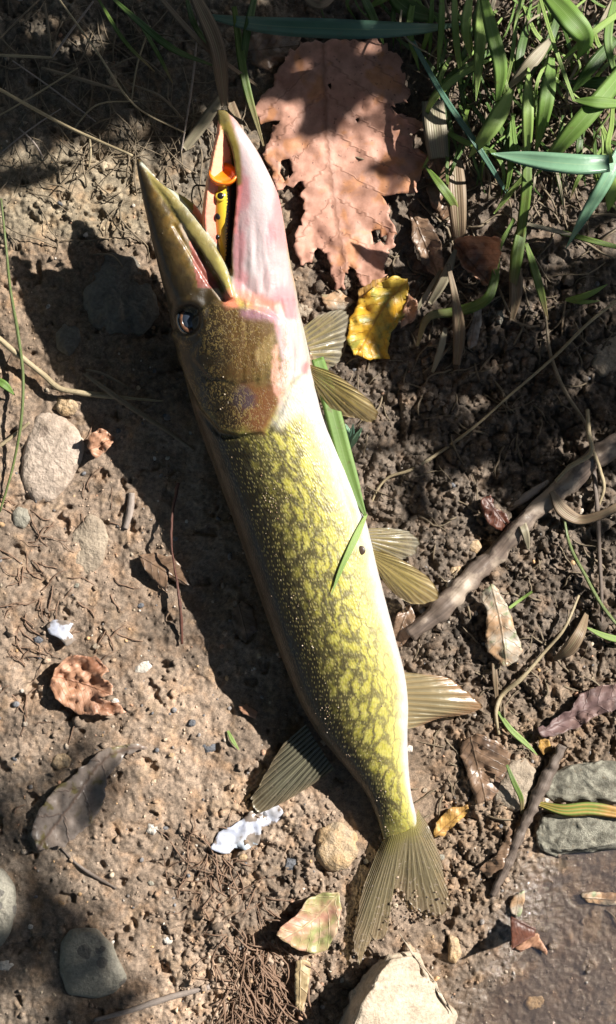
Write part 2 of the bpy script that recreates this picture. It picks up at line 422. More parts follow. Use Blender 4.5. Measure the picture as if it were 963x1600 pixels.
def peb_region(px, py):
    if -80 < px-np.interp(py, [640, 1250], [420, 615]) < 80 and 600 < py < 1300: return 0
    return (.4 if py > 560 else .10)*(.5 if px > 600 and py < 1000 else 1)*(1-.6*float(ground_col(px, py)[1]))
scatter('grit', 3200, I0, lambda x, y: .1 if x > 600 and y < 1150 else (0 if peb_region(x, y) == 0 else .8), (.8, 2.6), SOIL, lambda x, y: (ground_col(x, y)[0]*RNG.uniform(.6, 2.0), float(ground_col(x, y)[1])), 'fine sandy grit scattered over the mud', 'grit', .4, smooth=False)
scatter('gravel', 750, I1, peb_region, (1.4, 5.5), SOIL, lambda x, y: (PEB[RNG.integers(len(PEB))]*RNG.uniform(.7, 1.2), float(ground_col(x, y)[1])*.9+.1), 'small tan grey and orange gravel pressed into the mud', 'gravel', .12, sink=.45)

# ------------------------------------------------------------------ the fish
# body stations: photo row, left edge, right edge, height of the axis, half thickness (pixel units)
BODY = np.array([
 (1352, 612, 646, 8, 1.5), (1325, 603, 653, 12, 6), (1300, 596, 655, 17, 13), (1280, 590, 652, 21, 18), (1240, 572, 643, 29, 26), (1200, 541, 639, 37, 34),
 (1150, 500, 637, 45, 42), (1100, 470, 638, 52, 49), (1050, 449, 632, 57, 54), (1000, 430, 619, 61, 58), (900, 395, 593, 65, 62),
 (800, 360, 568, 69, 64), (700, 323, 528, 76, 66), (650, 305, 506, 82, 67), (600, 291, 492, 92, 68), (540, 277, 481, 106, 68),
 (490, 266, 469, 119, 66), (455, 258, 458, 129, 58), (432, 258, 440, 136, 44), (420, 266, 425, 140, 26)], float)[::-1]
def bs(y): return [sp(BODY[:, 0], BODY[:, k], y) for k in range(1, 5)]
def loft_rings(rings):
    """closed shell from equal rings"""
    n, m = rings.shape[:2]
    v = rings.reshape(-1, 3); f = [tuple(q) for q in grid_faces(n, m, True)]
    v = np.concatenate([v, rings[0].mean(0)[None], rings[-1].mean(0)[None]])
    a, b = n*m, n*m+1
    for j in range(m):
        f.append((a, (j+1) % m, j)); f.append((b, (n-1)*m+j, (n-1)*m+(j+1) % m))
    return v, f
def oval(y, L, R, zc, b, m=48, pw=1.0):
    th = np.linspace(0, 2*np.pi, m, endpoint=False)
    c, s = np.cos(th), np.sin(th)
    c = np.sign(c)*np.abs(c)**pw; s = np.sign(s)*np.abs(s)**pw
    return PA((L+R)/2 + (R-L)/2*c, y+0*c, zc + b*s)
shells = []
ys = np.r_[np.linspace(420, 470, 12), np.linspace(478, 1352, 112)]
L_, R_, Z_, B_ = bs(ys)
shells.append(loft_rings(np.array([oval(y, l, r, z, b, pw=.93) for y, l, r, z, b in zip(ys, L_, R_, Z_, B_)])))
def table_loft(T, n=26, pw=1.0, tilt=0):
    T = np.array(T, float); y = np.linspace(T[0, 0], T[-1, 0], n)
    k = [sp(T[:, 0], T[:, i], y) for i in range(1, 5)]
    rg = []
    for i in range(n):
        th = np.linspace(0, 2*np.pi, 40, endpoint=False); c, s = np.cos(th), np.sin(th)
        c = np.sign(c)*np.abs(c)**pw; s = np.sign(s)*np.abs(s)**pw
        a = (k[1][i]-k[0][i])/2
        rg.append(PA((k[0][i]+k[1][i])/2 + a*c, y[i]+0*c, k[2][i] + k[3][i]*s + tilt*a*c))
    return loft_rings(np.array(rg))
# upper jaw (snout): flat duck bill
shells.append(table_loft([(249, 213, 219, 196, 4), (262, 214, 231, 194, 8), (285, 218, 250, 189, 13), (320, 225, 284, 181, 18), (360, 234, 314, 172, 23),
                          (400, 243, 340, 161, 31), (440, 253, 362, 148, 41), (480, 264, 376, 132, 48), (515, 276, 380, 118, 36)], 36, tilt=-.12))
# far side of the upper jaw, seen across the gape
shells.append(table_loft([(290, 230, 256, 176, 6), (312, 240, 296, 166, 9), (345, 252, 322, 154, 12), (390, 262, 345, 142, 20), (440, 275, 380, 132, 30)], 22, tilt=-.35))
# maxilla: the long bony strip that ends in a rounded paddle
def strip(path, wid, thick, n=40, m=24):
    p = smooth_path(path, n); w = sp(np.linspace(0, 1, len(wid)), wid, np.linspace(0, 1, n)); th = np.linspace(0, 2*np.pi, m, endpoint=False)
    tg = np.gradient(p[:, :2], axis=0); tg /= np.linalg.norm(tg, axis=1)[:, None]; nr = np.stack([-tg[:, 1], tg[:, 0]], -1)
    rg = []
    for i in range(n):
        c = np.cos(th)*w[i]; s = np.sin(th)*thick
        rg.append(PA(p[i, 0]+nr[i, 0]*c, p[i, 1]+nr[i, 1]*c, p[i, 2]+s))
    return loft_rings(np.array(rg))
shells.append(strip([(232, 272, 197), (262, 303, 197), (295, 345, 194), (325, 388, 192), (347, 425, 192), (358, 452, 193), (363, 466, 193)], [2, 6, 10, 12, 12, 10, 5], 5))
# lower jaw: a trough whose opening faces the upper jaw
LJ = np.array([  # row, near rim x, right edge, far rim x, near rim z, far rim z, bottom z
 (172, 340, 352, 338, 218, 208, 204), (182, 344, 364, 339, 221, 200, 196), (205, 352, 382, 338, 222, 186, 182), (235, 362, 402, 331, 219, 172, 166), (265, 367, 418, 325, 213, 160, 150),
 (300, 369, 434, 319, 205, 150, 136), (340, 366, 443, 315, 198, 140, 124), (380, 362, 449, 318, 191, 130, 112), (420, 362, 456, 325, 184, 118, 100), (460, 368, 464, 340, 178, 104, 84), (500, 385, 468, 360, 168, 92, 70)], float)
yy = np.linspace(172, 500, 60); K = [sp(LJ[:, 0], LJ[:, i], yy) for i in range(1, 7)]
rg = []
for i, y in enumerate(yy):
    nx, R, fx, nz, fz, bz = [k[i] for k in K]
    dep = nz-bz; fz = nz-(nz-fz)*.26; bz = nz-dep*np.interp(y, [172, 280, 420, 500], [.5, .55, .9, 1])
    mz = (nz+bz)/2
    ctrl = np.array([(nx, nz), ((nx*.55+R*.45), nz+(R-nx)*.06), (R-(R-nx)*.12, nz*.72+mz*.28), (R, mz*.9+bz*.1), (R-(R-fx)*.15, bz+(mz-bz)*.3), ((R+fx)/2, bz), (fx, fz)])
    d = np.r_[0, np.cumsum(np.linalg.norm(np.diff(ctrl, axis=0), axis=1)+1e-3)]; q = np.linspace(0, d[-1], 26)
    o = np.stack([sp(d, ctrl[:, 0], q), sp(d, ctrl[:, 1], q)], -1)
    tgt = np.gradient(o, axis=0); tgt /= np.linalg.norm(tgt, axis=1)[:, None]+1e-9; nrm = np.stack([tgt[:, 1], -tgt[:, 0]], -1)
    th = min(11, .22*(R-fx)+2)
    inn = (o + nrm*th*(1 if True else -1))[::-1]
    ring = np.concatenate([o, inn]); rg.append(PA(ring[:, 0], y+0*ring[:, 0], ring[:, 1]))
shells.append(loft_rings(np.array(rg)))
# gular floor closing the jaw behind the lure, and the eyeball socket rim
shells.append(table_loft([(395, 350, 440, 130, 22), (430, 340, 450, 126, 36), (480, 330, 455, 120, 46)], 12))
sv = []; sf = []; off = 0
for v, f in shells:
    sv.append(v); sf += [tuple(i+off for i in q) for q in f]; off += len(v)
tmp = mesh_obj('fish_tmp', np.concatenate(sv), sf, recenter=False)
import bmesh as _bm
bm = _bm.new(); bm.from_mesh(tmp.data)
# every shell outward: recalc per island
_bm.ops.recalc_face_normals(bm, faces=bm.faces); bm.to_mesh(tmp.data); bm.free()
rm = tmp.modifiers.new('r', 'REMESH'); rm.mode = 'VOXEL'; rm.voxel_size = .00075
sm = tmp.modifiers.new('s', 'SMOOTH'); sm.factor = .5; sm.iterations = 5
dg = bpy.context.evaluated_depsgraph_get(); ev = tmp.evaluated_get(dg)
fm = bpy.data.meshes.new_from_object(ev)
bpy.data.objects.remove(tmp)
N = len(fm.vertices); fv = np.empty(N*3); fm.vertices.foreach_get('co', fv); fv = fv.reshape(-1, 3)
fnm = np.empty(N*3); fm.vertices.foreach_get('normal', fnm); fnm = fnm.reshape(-1, 3)
X, Y, Z = unP(fv)
bl, br, bz_, bb = bs(np.clip(Y, 420, 1352))
lat = (X-(bl+br)/2)/((br-bl)/2); theta = np.arctan2((Z-bz_)/bb, lat)
top = ss(-.15, .3, fnm[:, 2])
nz1 = fbm(X/24, Y/24, 81, 4)-.5; nz2 = fbm(X/8, Y/8, 82, 3)-.5
GILL = [(272, 520), (330, 470), (400, 480), (447, 500), (455, 560), (447, 606), (432, 645), (412, 676), (375, 681), (345, 674), (316, 640), (296, 600), (280, 560)]
sdg = poly_sd(X, Y, GILL)
PREOP = [(335, 470), (420, 480), (438, 510), (432, 560), (410, 592), (370, 600), (330, 590), (305, 560)]
sdp = poly_sd(X, Y, PREOP)
# relief: gill cover lip, cheek plate, gill membrane folds, socket round the eye
dsp = 5.5*ss(2, -5, sdg)*top + 2.4*ss(2, -6, sdp)*top - 2.0*ss(7, 0, np.abs(sdg-5))*top*ss(480, 560, Y)
BRAN = [(432, 500), (470, 500), (481, 560), (478, 582), (455, 600), (438, 640), (430, 655), (446, 606), (455, 560)]
sdb = poly_sd(X, Y, BRAN); dsp += 2.2*ss(2, -5, sdb)*top
for k in (0, 1, 2): dsp -= 1.3*ss(4, 0, line_d(X, Y, [(440+10*k, 470), (452+8*k, 530), (452+7*k, 580)]))*top
dsp -= 1.6*ss(11, 0, line_d(X, Y, [(395, 330), (405, 400), (412, 450)]))*top*ss(300, 380, Y)
eyed = np.hypot((X-296)/1.0, (Y-499)/1.12)
dsp += top*(3.0*np.exp(-((eyed-27)/6)**2) - 5*ss(24, 14, eyed))
dsp -= 3.0*ss(5, 0, line_d(X, Y, [(272, 352), (300, 398), (325, 440), (350, 468)]))*top
dsp += .9*nz1*top + 1.1*nz2*ss(520, 440, Y)*top*(X < 372) + 1.2*(fbm(X/7, Y/40, 83, 3)-.5)*ss(300, 380, Y)*(X > 372)*(Y < 600)*top*2
fv = fv + fnm*(dsp*S)[:, None]
fm.vertices.foreach_set('co', fv.ravel())
X, Y, Z = unP(fv)
# colours of the head, jaws and belly (body chain pattern is in the material)
C = np.tile(A_([.30, .27, .05]), (N, 1))
def put(c, m):
    global C
    m = np.clip(m, 0, 1)[:, None]; C = C*(1-m) + A_(c)*m
head = ss(8, -8, sdg + 10*nz1)
skull = ss(16, -12, poly_sd(X, Y, [(205, 240), (255, 280), (330, 380), (372, 470), (440, 480), (452, 560), (446, 606), (432, 645), (412, 678), (345, 676), (270, 560), (235, 420)]) + 26*nz1 + 10*nz2)
put((.065, .042, .015), skull)
put((.14, .095, .032), skull*ss(.0, .2, nz1)*.6)
put((.105, .055, .018), ss(6, -20, sdp+10*nz1)*.75)                                         # cheek brown
put((.20, .075, .03), ss(30, 0, np.hypot((X-405)*.8, (Y-640)*.8)-18+30*nz1)*.6)            # rusty patch on the gill cover
put((.26, .18, .07), ss(20, 0, np.hypot((X-418)*1.2, (Y-545)*.6)-10+50*nz1)*.6)
put((.06, .045, .06), ss(12, 0, np.hypot((X-378)*.9, (Y-622))-10+20*nz1)*.8)
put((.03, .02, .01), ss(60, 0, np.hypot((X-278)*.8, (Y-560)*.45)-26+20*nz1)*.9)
upj = ss(4, -4, poly_sd(X, Y, [(205, 240), (250, 282), (300, 340), (345, 400), (372, 462), (360, 476), (320, 440), (300, 470), (250, 470), (232, 380)]))
put((.15, .088, .02), upj)
put((.05, .034, .012), upj*ss(0, .22, fbm(X/30+Y/60, Y/30, 85, 3)-.42)*.75)
put((.24, .15, .035), upj*ss(.02, .16, fbm(X/9+Y/22, Y/26, 86, 3)-.5)*.7)
put((.045, .03, .012), ss(16, 0, line_d(X, Y, [(214, 252), (224, 310), (240, 400), (262, 470)])-7+14*nz1)*.9)
put((.10, .07, .02), upj*ss(.08, .22, nz2)*.6)
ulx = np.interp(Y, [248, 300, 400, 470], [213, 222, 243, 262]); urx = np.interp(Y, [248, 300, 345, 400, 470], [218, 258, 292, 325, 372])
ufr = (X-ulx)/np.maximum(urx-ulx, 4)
put((.028, .019, .009), ss(.72, .30, ufr+.5*nz1)*ss(480, 455, Y)*(X < 372)*.93)  # left side of the upper jaw darkened in colour as painted shade
mx_ = ss(3, -3, poly_sd(X, Y, [(222, 256), (262, 290), (305, 338), (345, 392), (366, 440), (369, 464), (360, 472), (350, 458), (335, 432), (305, 385), (270, 330), (240, 292)]))
put((.21, .17, .055), mx_)
put((.10, .085, .035), mx_*ss(.0, .2, nz1)*.7)
put((.40, .42, .36), ss(4.5, 0, line_d(X, Y, [(222, 256), (262, 290), (305, 338), (345, 392), (364, 436), (368, 462)]))*.85)
put((.34, .29, .07), ss(6, 0, line_d(X, Y, [(342, 405), (356, 440), (363, 463)])-1)*.7)
put((.52, .42, .33), ss(4, 0, line_d(X, Y, [(284, 352), (300, 392), (322, 430), (345, 466)])-1)*.8)
put((.12, .09, .03), ss(8, 0, line_d(X, Y, [(300, 378), (318, 415), (335, 440)])-5)*.7)
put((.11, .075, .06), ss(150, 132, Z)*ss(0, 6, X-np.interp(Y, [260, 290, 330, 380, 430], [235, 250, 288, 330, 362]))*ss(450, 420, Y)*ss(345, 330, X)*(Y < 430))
# lower jaw and throat: white flushed with pink
ljm = ss(5, -5, poly_sd(X, Y, [(336, 165), (352, 165), (372, 190), (412, 245), (440, 310), (452, 400), (470, 500), (484, 570), (480, 585), (440, 560), (430, 505), (400, 478), (368, 462), (362, 400), (368, 320), (366, 250), (352, 205)]))
put((.42, .31, .31), ljm)
put((.47, .19, .205), ljm*ss(-.08, .14, fbm(X/34, Y/70, 87, 3)-.5)*.75)
put((.72, .22, .22), ljm*ss(14, 0, line_d(X, Y, [(426, 300), (432, 340), (440, 380)])-3+16*nz1)*.75)
put((.46, .40, .40), ljm*ss(18, 4, line_d(X, Y, [(376, 215), (405, 275), (405, 340), (398, 420)])-6+20*nz1)*.8)
put((.72, .20, .19), ljm*ss(8, 0, line_d(X, Y, [(373, 290), (367, 330), (364, 360)])-2)*.8)
put((.62, .21, .13), ss(16, 2, line_d(X, Y, [(360, 466), (395, 472), (432, 482)])-3+16*nz1)*.8)
put((.30, .15, .20), ss(14, 0, line_d(X, Y, [(385, 487), (425, 494)])-3+10*nz1)*.7)
put((.41, .345, .325), ss(8, -6, sdb+8*nz1)); put((.78, .48, .44), ss(8, 0, line_d(X, Y, [(436, 480), (452, 540), (444, 600)])-2+18*nz1)*.7)
put((.70, .38, .30), ss(6, 0, line_d(X, Y, [(432, 540), (430, 580), (440, 620)])-2+16*nz1)*.6)
put((.20, .15, .035), ss(7, 0, line_d(X, Y, [(341, 166), (352, 195), (366, 230), (371, 262), (373, 285)])-np.interp(Y, [166, 200, 285], [9, 7, 1.5])))
put((.10, .08, .03), ss(8, 0, line_d(X, Y, [(340, 168), (350, 185)])-5)*.8)
put((.62, .16, .16), ss(8, 0, np.hypot(X-483, Y-577)-8)*.85)
# inside of the mouth
inside = ((X < np.interp(Y, [168, 205, 235, 265, 300, 340, 380, 420], [330, 349, 359, 364, 366, 363, 359, 359])) & (Y > 185) & (Y < 450) & (X > np.interp(Y, [180, 240, 300, 380, 450], [325, 318, 305, 296, 310])) & (Z < 228) & (mx_ < .3))
put((.95, .46, .28), inside*ss(455, 430, Y)); put((.72, .24, .18), inside*ss(270, 340, Y)*.8)
put((.16, .04, .03), inside*ss(350, 400, Y)*.9)
bodym = (1-skull)*(1-ljm)*(1-ss(8, -6, sdb))*ss(440, 470, Y)
bodym = np.where((Y > 480), (1-head)*(1-ljm)*(1-ss(4, -8, sdb)), bodym)
cheek = np.clip(np.maximum(head, ss(4, -10, sdp)), 0, 1)*ss(455, 490, Y)*ss(-.3, .2, fnm[:, 2])
belly = ss(.74, .36, theta + .25*nz1 + .10*ss(700, 560, Y)*-2.2)*(theta > -1.9)
belly = np.maximum(belly, ss(-.35, -.6, theta)*(theta > -1.9))
belly = np.maximum(belly, ss(14, -10, poly_sd(X, Y, [(430, 660), (446, 610), (480, 580), (500, 640), (520, 720), (545, 790), (560, 850), (545, 800), (500, 690), (475, 640), (440, 665)]) + 12*nz1)*.8)
tl = ss(1262, 1325, Y+22*nz1); put((.24, .205, .075), tl); bodym = bodym*(1-tl)
put((.022, .016, .009), skull*ss(-.05, -.5, lat+.25*nz1)*ss(425, 480, Y)*.92)  # dark olive head top, widened to paint in the head's shaded side
C[~np.isfinite(C)] = .1
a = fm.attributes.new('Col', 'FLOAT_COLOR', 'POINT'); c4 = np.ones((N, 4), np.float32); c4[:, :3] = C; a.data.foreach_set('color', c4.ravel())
a = fm.attributes.new('fuv', 'FLOAT_VECTOR', 'POINT')
axl = np.sqrt(1+.36**2)*(Y-640)
a.data.foreach_set('vector', np.stack([axl/100, theta*(br-bl)/2/100, 0*Y], -1).astype(np.float32).ravel())
for nm, arr in (('bodym', bodym), ('belly', belly), ('theta', theta), ('cheek', cheek)):
    a = fm.attributes.new(nm, 'FLOAT', 'POINT'); a.data.foreach_set('value', np.asarray(arr, np.float32))
fm.polygons.foreach_set('use_smooth', np.ones(len(fm.polygons), bool))

t = NT('pickerel_skin'); co = t.objco()
C_ = t.attr('Col').outputs['Color']; fu = t.attr('fuv').outputs['Vector']; th = t.attr('theta').outputs['Fac']
bm_ = t.attr('bodym').outputs['Fac']; be = t.attr('belly').outputs['Fac']; ck = t.attr('cheek').outputs['Fac']
nzc = t.n('TexNoise', {'Vector': fu, 'Scale': 5.0, 'Detail': 3.0}).outputs['Color']
wv = t.n('VectorMath', {0: nzc, 1: (.5, .5, .5)}, operation='SUBTRACT').outputs[0]
wv = t.n('VectorMath', {0: wv, 'Scale': .30}, operation='SCALE').outputs[0]
pc = t.n('VectorMath', {0: fu, 1: wv}, operation='ADD').outputs[0]
pc = t.n('VectorMath', {0: pc, 1: (2.5, 6.4, 1.0)}, operation='MULTIPLY').outputs[0]
vo = t.n('TexVoronoi', {'Vector': pc, 'Scale': 1.0, 'Randomness': .95}, feature='DISTANCE_TO_EDGE', voronoi_dimensions='2D').outputs['Distance']
lw = t.math('ADD', t.mapr(th, .4, 1.6, .035, .13, False), t.mapr(th, 1.35, 2.1, 0, .42, False))
grain = t.noise(30, fu, 3, .6)
nw = t.mapr(th, .5, 1.7, .28, 1.0)
d1 = t.math('ADD', vo, t.math('MULTIPLY', t.math('MULTIPLY', t.math('SUBTRACT', grain, .5), .62), nw))
d1 = t.math('ADD', d1, t.math('MULTIPLY', t.math('MULTIPLY', t.math('SUBTRACT', t.noise(4.5, fu, 3), .47), .75), nw))
net = t.math('SUBTRACT', 1.0, t.n('MapRange', {0: d1, 1: t.math('MULTIPLY', lw, .1), 2: t.math('ADD', lw, t.mapr(th, .5, 1.7, .10, .24))}, interpolation_type='SMOOTHSTEP').outputs[0])
netf = t.math('MULTIPLY', net, t.mapr(th, .3, 1.7, .5, .95))
yel = t.mix(t.mapr(t.noise(9, fu, 3), .35, .65), (.34, .305, .05), (.43, .385, .10))
yel = t.mix(t.mapr(th, 1.3, 2.3), yel, (.17, .15, .03))
dark = t.mix(t.mapr(th, .6, 1.8), (.17, .14, .075), (.04, .033, .016))
yel = t.mix(t.mapr(th, 1.25, .45), yel, (.46, .42, .17))
body = t.mix(netf, yel, dark)
# speckle of single scales and their painted glints
sc = t.n('TexVoronoi', {'Vector': t.n('VectorMath', {0: fu, 1: (13.0, 26.0, 1.0)}, operation='MULTIPLY').outputs[0], 'Scale': 1.0}, voronoi_dimensions='2D')
scd = sc.outputs['Distance']; scr = t.n('SeparateColor', {0: sc.outputs['Color']}).outputs[0]
flk = t.math('MULTIPLY', t.mapr(scd, .18, .34, 1, 0), t.math('GREATER_THAN', scr, .45))
body = t.mix(t.math('MULTIPLY', flk, t.mapr(th, .7, 1.9, .15, .55)), body, t.mix(t.mapr(th, 1.0, 2.0), (.46, .42, .20), (.24, .20, .07)))
back = t.mapr(t.math('ADD', th, t.math('MULTIPLY', t.math('SUBTRACT', t.noise(7, fu, 4), .5), .9)), 1.72, 2.12)
body = t.mix(t.math('MULTIPLY', back, .93), body, (.016, .013, .008))
gl2 = t.math('MULTIPLY', t.math('MULTIPLY', flk, t.mapr(th, 1.2, 1.7)), t.mapr(th, 2.6, 2.1))
body = t.mix(t.math('MULTIPLY', gl2, .46), body, (.33, .28, .11))  # gold scale glints painted into the dark back
body = t.mix(t.mapr(th, 2.75, 3.05), body, (.09, .065, .04))  # lighter edge strip: bounced light painted into the skin colour
under = t.mapr(th, -3.1, -2.2, 0, 1)
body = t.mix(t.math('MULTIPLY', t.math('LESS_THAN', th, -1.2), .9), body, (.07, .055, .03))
body = t.mix(be, body, t.mix(t.mapr(t.noise(6, fu, 4), .4, .65), (.46, .44, .415), (.42, .375, .35)))
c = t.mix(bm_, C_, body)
# worm-like gold marks on cheek and gill cover
wm = t.noise(850, t.n('VectorMath', {0: co, 1: (1.0, .55, 1.0)}, operation='MULTIPLY').outputs[0], 2, .4, 1.3)
wmk = t.math('MULTIPLY', t.mapr(wm, .52, .60), t.mapr(t.noise(60, co, 3), .3, .55))
c = t.mix(t.math('MULTIPLY', t.math('MULTIPLY', wmk, ck), .5), c, (.27, .19, .06))
# sand and mud stuck on the wet skin
md = t.math('MULTIPLY', t.mapr(t.noise(700, co, 2), .70, .75), t.mapr(t.noise(38, co, 3), .52, .66))
c = t.mix(t.math('MULTIPLY', md, .8), c, (.42, .34, .25))
hb = t.math('ADD', t.math('MULTIPLY', t.math('MULTIPLY', scd, bm_), .7), t.math('MULTIPLY', t.math('MULTIPLY', wmk, ck), .5))
hb = t.math('ADD', hb, t.math('MULTIPLY', t.noise(700, co, 4, .65), t.mapr(bm_, 0, 1, .7, .35)))
hb = t.math('ADD', hb, t.math('MULTIPLY', md, 1.2))
b = t.bump(hb, .5, .00055)
p = t.n('BsdfPrincipled', {'Base Color': c, 'Roughness': t.mapr(t.noise(150, co, 3), .3, .7, .30, .52), 'Normal': b, 'Coat Weight': .15, 'Coat Roughness': .15,
                          'Specular IOR Level': .32, 'Subsurface Weight': .2, 'Subsurface Radius': (.004, .0016, .001), 'Subsurface Scale': .6})
SKIN = t.finish(p.outputs[0])
fm.name = 'body'; fm.materials.clear(); fm.materials.append(SKIN)
fish = empty('pickerel', P(520, 900, 0))
tag(fish, 'long yellow-green chain-patterned fish with gaping jaws lying on its side on the mud', 'fish')
fb = bpy.data.objects.new('body', fm); col.objects.link(fb); fb.parent = fish; fb.location = -np.array(fish.location)
FBVH = BVHTree.FromPolygons([tuple(v) for v in fv], [tuple(p_.vertices) for p_ in fm.polygons])
CAMP = Vector((0, 0, H))
def on_fish(px, py, lift=0):
    d = (Vector(P(px, py, 0))-CAMP).normalized(); hit = FBVH.ray_cast(CAMP, d)
    return (hit[0].z/S + lift) if hit[0] is not None else None

# eye
def ellipsoid(c, r, n=20, m=28, ax=None):
    rg = []
    for i in range(1, n):
        ph = -math.pi/2 + math.pi*i/n
        th_ = np.linspace(0, 2*np.pi, m, endpoint=False)
        rg.append(np.stack([r[0]*np.cos(ph)*np.cos(th_), r[1]*np.cos(ph)*np.sin(th_), np.full(m, r[2]*np.sin(ph))], -1))
    v, f = loft_rings(np.array(rg)); return v+np.array(c), f
t = NT('eye_ball'); p = t.n('BsdfPrincipled', {'Base Color': (.02, .018, .016, 1), 'Roughness': .08, 'Coat Weight': 1.0, 'Coat Roughness': .03})
EYE = t.finish(p.outputs[0])
t = NT('eye_iris'); co = t.objco(); p = t.n('BsdfPrincipled', {'Base Color': t.mix(t.mapr(t.noise(400, co, 3), .4, .6), (.07, .03, .02), (.14, .07, .04)), 'Roughness': .2}); IRIS = t.finish(p.outputs[0])
t = NT('eye_lens'); p = t.n('BsdfPrincipled', {'Base Color': (.03, .04, .06, 1), 'Roughness': .3, 'Coat Weight': 1.0}); PUP = t.finish(p.outputs[0])
ez = (on_fish(297, 499) or 170)
v, f = ellipsoid(P(297, 499, ez-7), (21*S, 24*S, 11*S)); eye = mesh_obj('eye', v, f, EYE, fish)
r_ = []
for k in range(36):
    a = 2*math.pi*k/36; ring = []
    for q in range(8):
        b_ = 2*math.pi*q/8; rr = 16+3.4*math.cos(b_)
        ring.append(P(298+rr*.9*math.cos(a), 499+rr*1.1*math.sin(a), ez+1.5+2.2*math.sin(b_)))
    r_.append(ring)
ra = np.array(r_); ff = grid_faces(37, 8, True); ff = np.where(ff >= 36*8, ff-36*8, ff)
iris = mesh_obj('iris', ra.reshape(-1, 3), [tuple(q) for q in ff], IRIS, eye); iris.location = (0, 0, 0)
v, f = ellipsoid(P(296, 499, ez+1.5), (11*S, 14*S, 4.5*S)); pu = mesh_obj('pupil', v, f, PUP, eye); pu.location = (0, 0, 0)

# fins: base curve -> outer edge, with raised rays
def fin_material(name, c_ray, c_web, c_tip, alpha=.75, mud=.4, nr=12, bs_=.5, md0=.7, c_base=None):
    t = NT(name); co = t.objco(); uv = t.attr('luv').outputs['Vector']
    sx = t.n('SeparateXYZ', {0: uv}); u, v = sx.outputs[0], sx.outputs[1]
    n1 = t.noise(90, co, 4); n2 = t.noise(800, co, 3)
    us = t.math('ADD', u, t.math('MULTIPLY', n1, .03))
    ray1 = t.mapr(t.math('SINE', t.math('MULTIPLY', us, nr*6.283)), -.35, .75); ray2 = t.mapr(t.math('COSINE', t.math('MULTIPLY', us, nr*2*6.283)), -.2, .9)
    mxr = t.n('Mix', {0: t.mapr(v, .35, .75), 2: ray1, 3: ray2}); ray = mxr.outputs[0]
    c = t.mix(ray, c_web, c_ray); c = t.mix(t.mapr(v, .55, 1.05, 0, .8), c, c_tip)
    if c_base: c = t.mix(t.mapr(t.math('ADD', v, t.math('MULTIPLY', t.math('SUBTRACT', n1, .5), .3)), .02, .30, 1, 0), c, c_base)
    fine_ = t.mapr(t.math('SINE', t.math('MULTIPLY', u, nr*3*6.283)), -.2, .9, 0, .25)
    c = t.mix(fine_, c, (.55, .5, .35))
    md = t.math('MULTIPLY', t.mapr(t.noise(600, co, 3), .58, .68), t.mapr(t.math('ADD', v, n1), md0, md0+.6))
    c = t.mix(t.math('MULTIPLY', md, mud), c, (.36, .29, .22))
    b = t.bump(t.math('ADD', t.math('MULTIPLY', ray, .5), t.math('MULTIPLY', n2, .6)), bs_, .0005)
    p = t.n('BsdfPrincipled', {'Base Color': c, 'Roughness': .3, 'Normal': b, 'Coat Weight': .3})
    tr = t.n('BsdfTranslucent', {'Color': c}); m1 = t.n('MixShader', {0: .3, 1: p.outputs[0], 2: tr.outputs[0]})
    tp = t.n('BsdfTransparent', {'Color': (.9, .85, .7)})
    al = t.math('MAXIMUM', t.mapr(ray, 0, 1, alpha-.22, alpha+.22, False), t.math('MULTIPLY', md, mud))
    m = t.n('MixShader', {0: al, 1: tp.outputs[0], 2: m1.outputs[0]})
    return t.finish(m.outputs[0])
def fin(name, base, edge, mat, rays=12, ridge=1.6, n=73, m=26, fray=0.0, bow=0.0, thick=1.2, seed=0):
    B = smooth_path(base, n); E = smooth_path(edge, n); t_ = np.linspace(0, 1, n); s_ = np.linspace(0, 1, m)
    fr_ = 1 - fray*(.6*vn(t_*rays*1.7, t_*0+seed, 5)+.4*vn(t_*rays*5, t_*0+seed, 6)) if fray else np.ones(n)
    pts = B[:, None, :]*(1-s_[None, :, None]*fr_[:, None, None]) + E[:, None, :]*(s_[None, :, None]*fr_[:, None, None])
    zz = pts[..., 2] + ridge*np.cos(t_*rays*2*np.pi)[:, None]*(.3+.7*np.sin(np.pi*np.clip(s_*.9+.05, 0, 1)))[None] + bow*np.sin(np.pi*s_)[None]*np.sin(np.pi*t_)[:, None]
    zz += 3*(fbm(pts[..., 0]/30, pts[..., 1]/30, 300+seed, 3)-.5)*s_[None]*2
    gmin = gz(pts[..., 0], pts[..., 1]) + 1.0
    zz = np.where(s_[None] > .12, np.maximum(zz, gmin), zz)
    up = PA(pts[..., 0], pts[..., 1], zz+thick/2).reshape(-1, 3); dn = PA(pts[..., 0], pts[..., 1], zz-thick/2).reshape(-1, 3)
    f = [tuple(q) for q in grid_faces(n, m)] + [tuple(q[::-1]) for q in grid_faces(n, m, off=n*m)]
    k = n*m
    for i in range(n-1): f.append((i*m+m-1, (i+1)*m+m-1, (i+1)*m+m-1+k, i*m+m-1+k))
    for j in range(m-1): f.append((j, j+1, j+1+k, j+k)); f.append(((n-1)*m+j+1, (n-1)*m+j, (n-1)*m+j+k, (n-1)*m+j+1+k))
    uv = np.stack(np.meshgrid(t_, s_, indexing='ij'), -1).reshape(-1, 2)
    return mesh_obj(name, np.concatenate([up, dn]), f, mat, fish, uv=np.concatenate([uv, uv]))
OLIVE = fin_material('fin_olive', (.40, .31, .10), (.31, .24, .085), (.42, .31, .16), .74, .25, 9, .25)
CLEAR = fin_material('fin_clear', (.33, .27, .12), (.30, .27, .20), (.45, .42, .36), .55, .5, 8, .3)
AMBER = fin_material('fin_amber', (.34, .25, .12), (.36, .30, .18), (.36, .18, .10), .72, .25, 11, .25)
